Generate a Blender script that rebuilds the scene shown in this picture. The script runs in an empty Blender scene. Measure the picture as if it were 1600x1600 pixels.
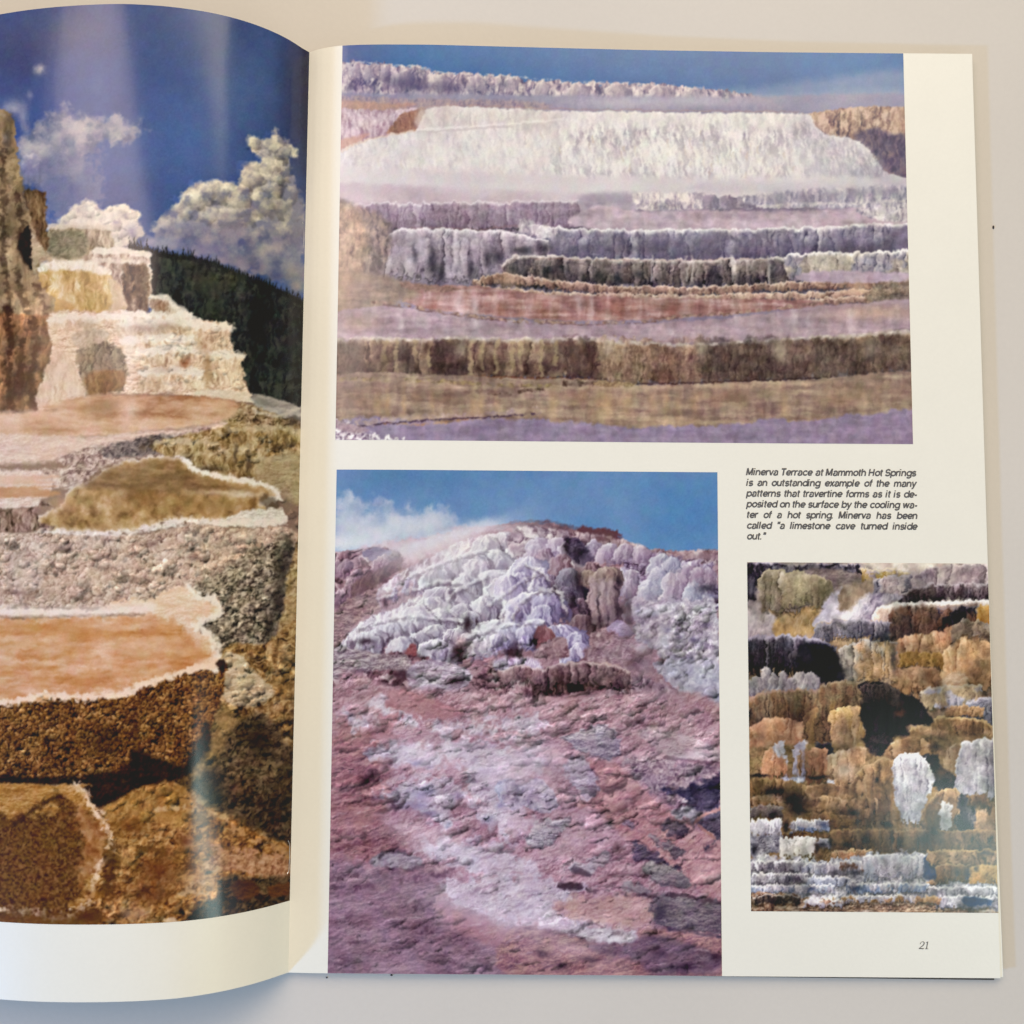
# Open magazine on a white table: Blender 4.5 scene, everything is generated here.
DOF_F = 20.0
WORLD_L = .33
LAMPS = [
    # name, direction, distance, width, height, radiance, colour
    ('room_light', (.15, .95, .85), 1.5, 1.1, .8, 5.0, (1, .85, .64)),
    ('window_light', (-2.0, -1.3, 1.0), 1.3, .08, .08, 470, (.14, .44, 1)),
    ('ceiling_panel', (-.44, .42, .86), 1.2, .32, .75, 5.2, (1, .76, .68)),
    ('side_window', (.53, -.30, .80), 4.0, .26, 1.6, 13.0, (.74, 1, .96)),
    ('side_window_upper', (.49, .42, .78), 4.0, .18, .5, 3, (1, 1, .8)),
    ('front_fill', (.9, -.9, .7), 1.6, .9, .7, 1.2, (.86, .92, 1)),
]
INK = .93
VEIL = .012
PAPER = (.82, .81, .725)
TABLE = (.61, .58, .535)
SAT = .92
import bpy, math
import numpy as np
C = bpy.context; D = bpy.data; COL = C.scene.collection
MM = 0.001

# ------------------------------------------------------------ camera
CAM_POS = np.array([.07276, .12331, .33007]); CAM_ANG = (.0786, .00427, .00614)
def rot(a, b, c):
    ca, sa = math.cos(a), math.sin(a); cb, sb = math.cos(b), math.sin(b); cc, sc = math.cos(c), math.sin(c)
    return (np.array([[cc, -sc, 0], [sc, cc, 0], [0, 0, 1]]) @ np.array([[cb, 0, sb], [0, 1, 0], [-sb, 0, cb]]) @ np.array([[1, 0, 0], [0, ca, -sa], [0, sa, ca]]))
cam = D.cameras.new('camera'); cam_o = D.objects.new('camera', cam); COL.objects.link(cam_o)
cam_o.location = CAM_POS; cam_o.rotation_euler = CAM_ANG
cam.sensor_width = 36; cam.lens = 36 * 1550 / 1600; cam.clip_start = .01; cam.clip_end = 20
cam.dof.use_dof = True; cam.dof.focus_distance = .332; cam.dof.aperture_fstop = DOF_F
C.scene.camera = cam_o

# ------------------------------------------------------------ light
world = D.worlds.new('World'); C.scene.world = world; world.use_nodes = True
bg = world.node_tree.nodes['Background']; bg.inputs['Color'].default_value = (1, .95, .86, 1); bg.inputs['Strength'].default_value = WORLD_L
C.scene.view_settings.view_transform = 'Standard'; C.scene.view_settings.look = 'None'; C.scene.view_settings.exposure = 0; C.scene.view_settings.gamma = 1
def panel(name, direction, dist, sx, sy, radiance, color, target=(.07, .15, 0)):
    """a soft room light: rectangular area lamp of given radiance looking at the magazine"""
    from mathutils import Vector
    L = D.lights.new(name, 'AREA'); L.shape = 'RECTANGLE'; L.size = sx; L.size_y = sy; L.color = color
    L.energy = radiance * math.pi * sx * sy
    o = D.objects.new(name, L); COL.objects.link(o); d = Vector(direction).normalized()
    o.location = Vector(target) + d * dist; o.rotation_euler = d.to_track_quat('Z', 'Y').to_euler()
    return o
for a in LAMPS: panel(*a)
# ---------------------------------------------------------------- print painter
# Each printed picture is generated here as a field of colours by procedural noise
# and outlines measured on the page, then stored on the picture's own mesh.
CS = 0.8                                   # canvas samples per measuring unit
_rs = np.random.RandomState(7)
_TAB = _rs.rand(8, 256, 256)

def vnoise(x, y, seed=0):
    t = _TAB[seed % 8]; k = (seed // 8) * 37
    xi = np.floor(x).astype(np.int64); yi = np.floor(y).astype(np.int64)
    fx = x - xi; fy = y - yi
    fx = fx * fx * fx * (fx * (fx * 6 - 15) + 10); fy = fy * fy * fy * (fy * (fy * 6 - 15) + 10)
    x0 = (xi + k) & 255; x1 = (x0 + 1) & 255; y0 = (yi + k * 3) & 255; y1 = (y0 + 1) & 255
    a = t[y0, x0]; b = t[y0, x1]; c = t[y1, x0]; d = t[y1, x1]
    return (a + (b - a) * fx) * (1 - fy) + (c + (d - c) * fx) * fy

def fbm(x, y, sx, sy=None, octv=4, seed=0, ang=0.0, gain=0.55):
    sy = sx if sy is None else sy
    if ang:
        a = math.radians(ang); ca, sa = math.cos(a), math.sin(a)
        x, y = x * ca + y * sa, -x * sa + y * ca
    r = 0; amp = 1.0; tot = 0; u = x / sx; v = y / sy
    for o in range(octv):
        r = r + amp * (vnoise(u + 17.3 * o, v + 9.1 * o, seed + o) - 0.5); tot += amp * amp
        amp *= gain; u, v = (u * .92 - v * .39) * 2, (u * .39 + v * .92) * 2
    return r / (math.sqrt(tot) * 0.21)          # about unit deviation

def billow(x, y, sx, sy=None, octv=4, seed=0, ang=0.0, gain=.5):
    """puffy lumps parted by sharp creases"""
    sy = sx if sy is None else sy
    if ang:
        a = math.radians(ang); ca, sa = math.cos(a), math.sin(a)
        x, y = x * ca + y * sa, -x * sa + y * ca
    r = 0; amp = 1.0; u = x / sx; v = y / sy
    for o in range(octv):
        n = (vnoise(u + 31.7 * o, v + 5.3 * o, seed + o) + vnoise(u * .8 - v * .6 + 3.1, u * .6 + v * .8 + 7.7 * o, seed + o + 2) - 1) * 1.9
        r = r + amp * np.sqrt(n * n + .004) 
        amp *= gain; u, v = (u * .88 - v * .47) * 2, (u * .47 + v * .88) * 2
    return r

def worley(x, y, sx, sy=None, seed=0, jit=0.95):
    sy = sx if sy is None else sy
    u = x / sx; v = y / sy
    xi = np.floor(u).astype(np.int64); yi = np.floor(v).astype(np.int64)
    f1 = np.full(u.shape, 9.0); f2 = np.full(u.shape, 9.0); rid = np.zeros(u.shape); dx1 = np.zeros(u.shape); dy1 = np.zeros(u.shape)
    ta, tb, tc = _TAB[seed % 8], _TAB[(seed + 3) % 8], _TAB[(seed + 5) % 8]
    for j in (-1, 0, 1):
        for i in (-1, 0, 1):
            cx = (xi + i) & 255; cy = (yi + j) & 255
            px = xi + i + 0.5 + jit * (ta[cy, cx] - 0.5); py = yi + j + 0.5 + jit * (tb[cy, cx] - 0.5)
            dx = u - px; dy = v - py; d = np.sqrt(dx * dx + dy * dy)
            m = d < f1
            f2 = np.where(m, f1, np.minimum(f2, d)); rid = np.where(m, tc[cy, cx], rid)
            dx1 = np.where(m, dx, dx1); dy1 = np.where(m, dy, dy1); f1 = np.where(m, d, f1)
    return f1, f2, rid, dx1, dy1

def sstep(a, b, t):
    d = b - a; t = np.clip((t - a) / np.where(np.abs(d) < 1e-9, 1e-9, d), 0, 1); return t * t * (3 - 2 * t)

def catmull(pts, n=5):
    P = np.asarray(pts, float); m = len(P); out = []
    for i in range(m):
        p0, p1, p2, p3 = P[i - 1], P[i], P[(i + 1) % m], P[(i + 2) % m]
        for k in range(n):
            t = k / n
            out.append(0.5 * ((2 * p1) + (-p0 + p2) * t + (2 * p0 - 5 * p1 + 4 * p2 - p3) * t * t + (-p0 + 3 * p1 - 3 * p2 + p3) * t ** 3))
    return np.array(out)

def blur(a, r):
    if r <= 0: return a
    n = int(math.ceil(r * 2.5)); k = np.exp(-0.5 * (np.arange(-n, n + 1) / r) ** 2); k /= k.sum()
    for ax in (0, 1):
        pad = [(0, 0)] * a.ndim; pad[ax] = (n, n)
        b = np.pad(a, pad, mode='edge'); s = 0
        for i, w in enumerate(k):
            sl = [slice(None)] * a.ndim; sl[ax] = slice(i, i + a.shape[ax]); s = s + w * b[tuple(sl)]
        a = s
    return a

def hexc(c):
    if isinstance(c, str):
        c = c.lstrip('#'); return np.array([int(c[i:i + 2], 16) for i in (0, 2, 4)], float)
    return np.array(c, float)

def ramp(t, cols):
    C = np.array([hexc(c) for c in cols]); n = len(C) - 1
    u = np.clip(t, 0, 1) * n; i = np.minimum(u.astype(int), n - 1); f = (u - i)[..., None]
    return C[i] * (1 - f) + C[i + 1] * f

# texture kinds: each gives t around 0.5 (0 dark, 1 light)
def tex(kind, X, Y, s=10, seed=0, con=1.0, ang=0.0, asp=1.0):
    if kind == 'fbm':
        return 0.5 + 0.2 * con * fbm(X, Y, s, s * asp, 5, seed, ang)
    if kind == 'streak':                       # draperies running down
        a = math.radians(ang); Xr = X * math.cos(a) + Y * math.sin(a); Yr = -X * math.sin(a) + Y * math.cos(a)
        w = fbm(Xr, Yr, s * 2, s * 2, 3, seed + 3) * s * 0.14
        n = 0.75 * fbm(Xr + w, Yr, s * .42, s * 1.5 * asp, 4, seed, 0, .7) + .5 * fbm(Xr + w, Yr, s * 2.2, s * 3 * asp, 3, seed + 5)
        return 0.5 + 0.2 * con * n
    if kind == 'water':
        n = .7 * fbm(X, Y, s * 5, s * .6, 4, seed) + .5 * fbm(X, Y, s * .8, s * 5, 3, seed + 2)
        return 0.5 + 0.14 * con * n
    if kind in ('lump', 'rock') and ang:
        a = math.radians(ang); X, Y = X * math.cos(a) + Y * math.sin(a), -X * math.sin(a) + Y * math.cos(a)
    if kind == 'rock':                         # wrinkled slope: pale shoulders over thin dark undersides
        def h(x, y):
            return (fbm(x, y, s * 2.1, s * 1.0 * asp, 5, seed, 0, .62) + .35 * fbm(x, y, s * 5, s * 3 * asp, 2, seed + 3))
        e = .9; h0 = h(X, Y); g = (h(X + e * .35, Y + e) - h0) * s / e
        g = g / (1 + .25 * np.abs(g)); cr = billow(X + h0 * s * .3, Y, s * 3.2, s * 1.3 * asp, 2, seed + 4)
        return .54 + con * (.125 * g - .20 * np.exp(-(cr / .22) ** 2) + .05 * h0 + .05 * fbm(X, Y, s * .25, None, 2, seed + 6))
    if kind == 'face':                         # weathered terrace face: fine columns under a streaky crust
        return .5 * tex('cols', X, Y, s * .55, seed, con * 1.1, ang, asp * 1.3) + .5 * tex('streak', X, Y, s * .6, seed + 7, con * 1.5, ang, asp * 1.5)
    if kind in ('knob', 'cols'):               # rounded knobs / hanging columns, lit from the upper left
        a_ = asp * (2.6 if kind == 'cols' else 1.0)
        wx = fbm(X, Y, s * 1.2, s * 1.2 * a_ ** .5, 3, seed + 1) * s * .20; wy = fbm(X, Y, s * 1.2, None, 3, seed + 2) * s * .24 * a_ ** .5
        f1, f2, r, dx, dy = worley(X + wx, Y + wy, s, s * a_, seed); g1, g2, r2, ex, ey = worley(X - wx, Y + wy, s * .42, s * .42 * a_, seed + 1)
        ky = .75 if kind == 'knob' else .3
        sh = -.75 * dx - ky * dy - .75 * np.exp(-((f2 - f1) / .13) ** 2) + .45 * (r - .5)
        sh2 = -.7 * ex - ky * ey - .5 * np.exp(-((g2 - g1) / .16) ** 2)
        return .60 + con * (.38 * sh + .17 * sh2 + .05 * fbm(X, Y, s * 4, None, 3, seed + 4) + .05 * fbm(X, Y, s * .15, s * .15 * a_, 2, seed + 6))
    if kind == 'still':                        # calm shallow water
        return .5 + .16 * con * (fbm(X, Y, s * 4, s * .9, 5, seed, 0, .6) + .35 * fbm(X, Y, s * 1.2, s, 3, seed + 2))
    if kind == 'lump':                         # knobbly crust
        wx = fbm(X, Y, s * 1.2, None, 3, seed + 1) * s * .18; wy = fbm(X, Y, s * 1.2, None, 3, seed + 2) * s * .18
        U, V = X + wx, Y + wy; e = 1.0
        def h(x, y): return billow(x, y, s * 1.1, s * 1.1 * asp, 3, seed, 0, .6)
        h0 = h(U, V); g = (h0 - h(U + e * .55, V + e * .83)) * s / e; g = g / (1 + .35 * np.abs(g))
        n = fbm(X, Y, s * .55, s * .55 * asp, 4, seed + 5, 0, .65)
        return .57 + con * (.16 * g - .20 * np.exp(-(h0 / .4) ** 2) + .12 * n + .06 * fbm(X, Y, s * 4, None, 3, seed + 4))
    if kind == 'drape':                        # rounded lobes with fine threads
        wx = fbm(X, Y, s * 1.3, None, 3, seed + 1) * s * .38; wy = fbm(X, Y, s * 1.3, None, 3, seed + 2) * s * .3
        f1, f2, r, dx, dy = worley(X + wx, Y + wy, s, s * asp, seed)
        ridge = fbm(X + wx + dx * s * dy * 1.3, Y, s * .13, s * 1.3, 3, seed + 2)
        sh = -dx * .8 - dy * 1.15 - .55 * np.exp(-((f2 - f1) / .16) ** 2) + .5 * (r - .5)
        return 0.54 + con * (.33 * sh + .11 * ridge + .08 * fbm(X, Y, s * .5, None, 3, seed + 6))
    if kind == 'flat':
        return np.full(X.shape, 0.5)

class Canvas:
    def __init__(self, x0, y0, x1, y1, base):
        self.x0, self.y0 = x0, y0
        self.w = int((x1 - x0) * CS) + 1; self.h = int((y1 - y0) * CS) + 1
        gx = x0 + np.arange(self.w) / CS; gy = y0 + np.arange(self.h) / CS
        self.X, self.Y = np.meshgrid(gx, gy)
        self.im = np.zeros((self.h, self.w, 3)) + hexc(base)
        self.F = (1, 0, 0)
    rc = 1.0; smin = 0
    def frame(self, scale, ox, oy): self.F = (scale, ox, oy)
    def pt(self, pts):
        s, ox, oy = self.F; P = np.asarray(pts, float).reshape(-1, 2) / s; P[:, 0] += ox; P[:, 1] += oy; return P
    def box(self, P, m):
        a = max(0, int((P[:, 0].min() - m - self.x0) * CS)); b = min(self.w, int((P[:, 0].max() + m - self.x0) * CS) + 2)
        c = max(0, int((P[:, 1].min() - m - self.y0) * CS)); d = min(self.h, int((P[:, 1].max() + m - self.y0) * CS) + 2)
        return (slice(c, max(d, c)), slice(a, max(b, a)))
    def sdf(self, P, sl, closed=True):
        X, Y = self.X[sl], self.Y[sl]; d2 = np.full(X.shape, 1e12); ins = np.zeros(X.shape, bool)
        n = len(P)
        for i in range(n if closed else n - 1):
            ax, ay = P[i]; bx, by = P[(i + 1) % n]; ex, ey = bx - ax, by - ay; L = ex * ex + ey * ey + 1e-12
            t = np.clip(((X - ax) * ex + (Y - ay) * ey) / L, 0, 1)
            d2 = np.minimum(d2, (X - ax - t * ex) ** 2 + (Y - ay - t * ey) ** 2)
            if closed and ay != by:
                c = ((ay > Y) != (by > Y)) & (X < ex * (Y - ay) / (by - ay) + ax); ins ^= c
        d = np.sqrt(d2); return np.where(ins, d, -d) if closed else d
    def reg(self, pts, cols, kind='fbm', s=10, con=1.0, seed=0, ang=0, asp=1.0, soft=.9, rough=0, rs=9, smooth=True,
            alpha=1.0, grad=None, rim=None, tadd=None, shade=0):
        """fill a region; cols = ramp dark..light; grad=(dx,dy,amount) adds a linear drift; rim=(width,colour,alpha); shade = darker towards lower right"""
        if not rough and kind in ('rock', 'lump', 'streak', 'drape') and smooth: rough, rs = .6, 6
        P = self.pt(pts)
        if smooth and len(P) > 3: P = catmull(P, 4)
        if kind in ('rock', 'lump'): con = con * self.rc
        soft = max(soft, self.smin)
        m = soft * 3 + rough * 3 + 2; sl = self.box(P, m); X, Y = self.X[sl], self.Y[sl]
        if X.size == 0: return
        d = self.sdf(P, sl)
        if rough: d = d + rough * fbm(X, Y, rs, None, 4, seed + 11)
        mk = sstep(-soft, soft, d) * alpha
        t = tex(kind, X, Y, s, seed, con, ang, asp)
        if grad is not None:
            w = P[:, 0].max() - P[:, 0].min(); h = P[:, 1].max() - P[:, 1].min()
            u = (X - P[:, 0].mean()) / (w + 1) ; v = (Y - (P[:, 1].max() + P[:, 1].min()) / 2) / (h + 1)
            t = t + grad[2] * (grad[0] * u + grad[1] * v)
        if shade:
            cx, cy = (P[:, 0].max() + P[:, 0].min()) / 2, (P[:, 1].max() + P[:, 1].min()) / 2
            w = (P[:, 0].max() - P[:, 0].min()) / 2 + 1; h = (P[:, 1].max() - P[:, 1].min()) / 2 + 1
            t = t - shade * (.5 * (X - cx) / w + .7 * (Y - cy) / h)
        c = ramp(t, cols)
        if rim is not None:
            rm = (np.exp(-(np.maximum(d, 0) / rim[0]) ** 2) * rim[2])[..., None]; c = c * (1 - rm) + hexc(rim[1]) * rm
        mk = mk[..., None]; self.im[sl] = self.im[sl] * (1 - mk) + c * mk
    def line(self, pts, width, col, soft=.8, rough=0, rs=6, alpha=1.0, seed=0, smooth=True, closed=False, brk=0, col2=None):
        P = self.pt(pts)
        if smooth and len(P) > 2:
            Q = np.vstack([2 * P[0] - P[1], P, 2 * P[-1] - P[-2]]); Q = catmull(Q, 5)[5:-14]; P = np.vstack([Q, P[-1]])
        m = width + soft * 3 + rough * 3 + 2; sl = self.box(P, m); X, Y = self.X[sl], self.Y[sl]
        if X.size == 0: return
        d = self.sdf(P, sl, False)
        if rough: d = d + rough * fbm(X, Y, rs, None, 4, seed + 11)
        a = (1 - sstep(width / 2 - soft, width / 2 + soft, d)) * alpha
        if brk: a = a * np.clip(.6 + brk * fbm(X, Y, rs * 1.7, None, 3, seed + 2), 0, 1)
        c = hexc(col)
        if col2 is not None: c = ramp(.5 + .28 * fbm(X, Y, rs, None, 3, seed + 7), [col, col2])
        a = a[..., None]; self.im[sl] = self.im[sl] * (1 - a) + c * a
    def glow(self, x, y, rx, ry, col, alpha=.5, ang=0):
        P = self.pt([[x, y]])[0]; s = self.F[0]; rx /= s; ry /= s; a = math.radians(ang)
        R = max(rx, ry) * 2.4; sl = self.box(np.array([P, P]), R); X, Y = self.X[sl] - P[0], self.Y[sl] - P[1]
        if X.size == 0: return
        u = (X * math.cos(a) + Y * math.sin(a)) / rx; v = (-X * math.sin(a) + Y * math.cos(a)) / ry
        k = (np.exp(-(u * u + v * v)) * alpha)[..., None]; self.im[sl] = self.im[sl] * (1 - k) + hexc(col) * k
    def scallop(self, x, y, w, h, cols, lean=0.0, streak=1.0, seed=0, dark=.8, soft=.8):
        """a hanging lobe: round crest at (x,y), widening downward, fine threads fanning from the crest"""
        P = self.pt([[x, y]])[0]; s = self.F[0]; w /= s; h /= s
        sl = self.box(np.array([[P[0] - w, P[1] - 3], [P[0] + w, P[1] + h + 3]]), 2 + abs(lean) * h); X, Y = self.X[sl], self.Y[sl]
        if X.size == 0: return
        v = (Y - P[1]) / h; u = (X - P[0] + lean * h * v + .04 * w * fbm(X, Y, w * .3, None, 3, seed)) / (w * .5)
        vc = np.clip(v / .62, 0, 1); env = np.sqrt(np.clip(1 - (1 - vc) ** 2, 0, 1)) * (.9 + .12 * v) + 1e-3; q = np.abs(u) / env
        n = fbm(u / (env + .15) * 9, v * 1.7, 1, 1.2, 3, seed + 2) * streak
        t = .62 - .32 * (u / env) * .8 - .30 * v + .10 * n + .35 * np.exp(-((1 - q) / .12) ** 2) * (u < 0) + .22 * np.exp(-(v / .12) ** 2)
        a = sstep(1.0 + .5 * soft / (w * .5), 1.0 - 2.0 * soft / (w * .5), q) * sstep(-.02, .03, v) * sstep(1.05, .8, v + .07 * fbm(X, Y, 5, None, 2, seed + 4))
        k = (np.exp(-((q - 1) / .16) ** 2) * (u > 0) * dark * a)[..., None]
        c = ramp(t, cols); c = c * (1 - k * .6) + hexc(cols[0]) * k * .6
        a = a[..., None]; self.im[sl] = self.im[sl] * (1 - a) + c * a
    def ledge(self, lip, h, cols, cols2=None, cw=30, seed=0, lipc=None, lipw=3.0, base=.35, alpha=1.0, taper=0, mix=.5, con=1.0, foot=.5):
        """a terrace face hanging from a lip line: convex columns, bright lip, shadowed foot"""
        P = self.pt(lip); sc = self.F[0]; h = h / sc; cw = cw / sc
        sl = self.box(np.vstack([P, P + [0, h]]), 8); X, Y = self.X[sl], self.Y[sl]
        if X.size == 0: return
        yl = np.interp(X[0], P[:, 0], P[:, 1]); yl = blur(np.tile(yl, (3, 1)), 3)[1][None, :] + 1.1 * fbm(X[:1], X[:1] * 0 + seed, cw * .6, None, 3, seed % 30)
        ed = np.minimum(X[:1] - P[0, 0], P[-1, 0] - X[:1]); yl = yl + np.minimum(h * .08, 2.5) * np.exp(-np.clip(ed, 0, None) / 3.)
        v = (Y - yl) / h
        xw = (X + fbm(X, Y, cw * .9, h * .6, 3, seed + 1) * cw * .20 + v * cw * .15 * fbm(X, X * 0 + seed, cw * 2, None, 2, seed + 2)) / cw
        xi = np.floor(xw).astype(np.int64); f1 = np.full(X.shape, 9.); f2 = np.full(X.shape, 9.); du = np.zeros(X.shape); rr = np.zeros(X.shape)
        for k in (-1, 0, 1):
            c = (xi + k) & 255; px = xi + k + .5 + 1.0 * (_TAB[seed % 8][(seed * 7) & 255, c] - .5); d = np.abs(xw - px); m = d < f1
            f2 = np.where(m, f1, np.minimum(f2, d)); du = np.where(m, xw - px, du); rr = np.where(m, _TAB[(seed + 3) % 8][(seed * 5) & 255, c], rr); f1 = np.where(m, d, f1)
        e = np.exp(-((f2 - f1) / .22) ** 2)
        kn = tex('knob', X, Y, max(cw * .55, 4.5), seed + 4, 1, 0, 1.1) - .56; st = fbm(xw * cw + kn * 2, Y, cw * .10, h * .35, 3, seed + 5)
        lo = np.clip(.6 + .45 * fbm(X, Y, cw * 1.6, h * .8, 2, seed + 12), .05, 1.4)
        t = .56 + con * (-.30 * du * lo - .24 * e * lo + .16 * (rr - .5) + .30 * kn + .045 * st + .05 * (lo - .6)) + .20 * np.exp(-(v / .10) ** 2) - base * np.clip(v, 0, 1) ** 1.6
        c = ramp(t, cols)
        if cols2 is not None:
            q = sstep(-.5, .9, fbm(X, Y, cw * 2.2, h * .7, 3, seed + 8) + (v - .4) * 2.0 * mix + (rr - .5))[..., None]; c = c * (1 - q) + ramp(t, cols2) * q
        if lipc is not None:
            w = np.exp(-((Y - yl - lipw * .2) / (lipw * (.5 + .5 * rr))) ** 2)[..., None] * .85; c = c * (1 - w) + hexc(lipc) * w
        bot = 1 - .22 * np.clip(e, 0, 1) * foot - .12 * rr * foot + .03 * fbm(X, Y, cw * .3, None, 2, seed + 9)
        tp = taper * v * (P[-1, 0] - P[0, 0]); n = 1.3 * fbm(X, Y, 9, None, 3, seed + 10)
        side = sstep(-1.2, 1.2, X - P[0, 0] - tp + n) * sstep(-1.2, 1.2, P[-1, 0] - tp - X + n)
        px_ = 1.0 / h; a = sstep(-.8 * px_, .8 * px_, v) * sstep(bot + px_, bot - px_, v) * side * alpha
        sh = (np.exp(-((v - bot) / (5 * px_)) ** 2) * (v > bot) * side * .45 * alpha)[..., None]
        im = self.im[sl] * (1 - sh); a = a[..., None]; self.im[sl] = im * (1 - a) + c * a
    def bump(self, x, y, w, h, k=.3, ang=0, seed=0, tint=None):
        """press one knob of rock into what is already painted: lit above left, creased below right"""
        R_ = max(w, h) * .75 + 2; P = np.array([[x, y], [x, y]]); sl = self.box(P, R_); X, Y = self.X[sl] - x, self.Y[sl] - y
        if X.size < 9: return
        a = math.radians(ang); u = (X * math.cos(a) + Y * math.sin(a)) / (w * .5); v = (-X * math.sin(a) + Y * math.cos(a)) / (h * .5)
        n = fbm(X + seed * 13.7, Y + seed * 5.1, max(w, h) * .4, None, 3, seed % 40)
        r = np.sqrt(u * u + v * v) * (1 + .16 * n); ins = 1 - sstep(.82, 1.02, r)
        f = ins * (-.45 * u - .85 * v) * np.sqrt(np.clip(r, 0, 1)) + .12 * ins * n
        f = f - 1.15 * np.exp(-((r - 1.02) / .13) ** 2) * np.clip(.25 + .55 * v + .35 * u, 0, 1) + .35 * np.exp(-((r - .86) / .12) ** 2) * np.clip(-.7 * v - .4 * u, 0, 1)
        m = np.where(f > 0, 1 + k * f * .75, 1 + k * f * 1.25)[..., None]
        im = self.im[sl] * np.clip(m, .15, 1.7)
        if tint is not None: q = (ins * .5)[..., None]; im = im * (1 - q) + hexc(tint) * q
        self.im[sl] = im
    def bumps(self, pts, n, w0, w1, asp=.7, k=.3, ang=0, seed=0, grow=0):
        P = self.pt(pts); rs = np.random.RandomState(seed + 100); x0, y0 = P.min(0); x1, y1 = P.max(0); Q = []
        while len(Q) < n:
            x, y = rs.uniform(x0, x1), rs.uniform(y0, y1); c = False
            for i in range(len(P)):
                ax, ay = P[i]; bx, by = P[(i + 1) % len(P)]
                if (ay > y) != (by > y) and x < (bx - ax) * (y - ay) / (by - ay) + ax: c = not c
            Q.append((y, x, c))
        for i, (y, x, c) in enumerate(sorted(Q)):
            if not c: continue
            w = w0 + (w1 - w0) * rs.rand() ** 2.2
            if grow: w *= 1 + grow * ((y - y0) / (y1 - y0) - .5)
            self.bump(x, y, w, w * asp * rs.uniform(.7, 1.3), k * rs.uniform(.5, 1.2), ang + rs.uniform(-18, 18), seed + i)
    def warp(self, amp=2.0, s=12):
        """work the whole picture loose so that no outline stays smooth"""
        X, Y = self.X, self.Y
        dx = amp * fbm(X, Y, s, None, 3, 41) + .45 * amp * fbm(X, Y, s * .35, None, 2, 42); dy = amp * fbm(X, Y, s, None, 3, 47) * .8 + .4 * amp * fbm(X, Y, s * .35, None, 2, 44)
        u = np.clip((X - self.x0 + dx) * CS, 0, self.w - 1.001); v = np.clip((Y - self.y0 + dy) * CS, 0, self.h - 1.001)
        i = u.astype(int); j = v.astype(int); fu = (u - i)[..., None]; fv = (v - j)[..., None]; im = self.im
        self.im = (im[j, i] * (1 - fu) + im[j, i + 1] * fu) * (1 - fv) + (im[j + 1, i] * (1 - fu) + im[j + 1, i + 1] * fu) * fv
    def relief(self, pts, k=.5, s=9, kind='lump', soft=6, seed=50, ang=0, asp=1):
        """press a relief through everything inside the outline"""
        P = self.pt(pts); sl = self.box(P, soft * 2); X, Y = self.X[sl], self.Y[sl]; m = sstep(-soft, soft, self.sdf(P, sl))
        t = (tex(kind, X, Y, s, seed, 1, ang, asp) - .55) * 2; big = .35 * fbm(X, Y, s * 3.5, None, 3, seed + 9) * .5
        self.im[sl] = self.im[sl] * np.clip(1 + (k * m * (t + big)), .3, 1.5)[..., None]
    def over(self, f, y0=None, y1=None):
        self.im = f(self.im, self.X, self.Y)
    def finish(self, b=.55, grain=2.2, seed=3, contrast=1.0):
        im = self.im; im = im + .22 * (im - blur(im, 2.2)) + .10 * (im - blur(im, 12)); im = blur(im, b * .75)
        g = np.random.RandomState(seed).randn(self.h, self.w, 1); g = blur(g, .6) * grain * 1.8
        ch = np.stack([fbm(self.X, self.Y, 14, None, 3, seed + k) for k in range(3)], -1) * 1.6
        im = im + g + ch
        self.im = np.clip((im - 128) * contrast + 128, 2, 252)
        return self.im
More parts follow.
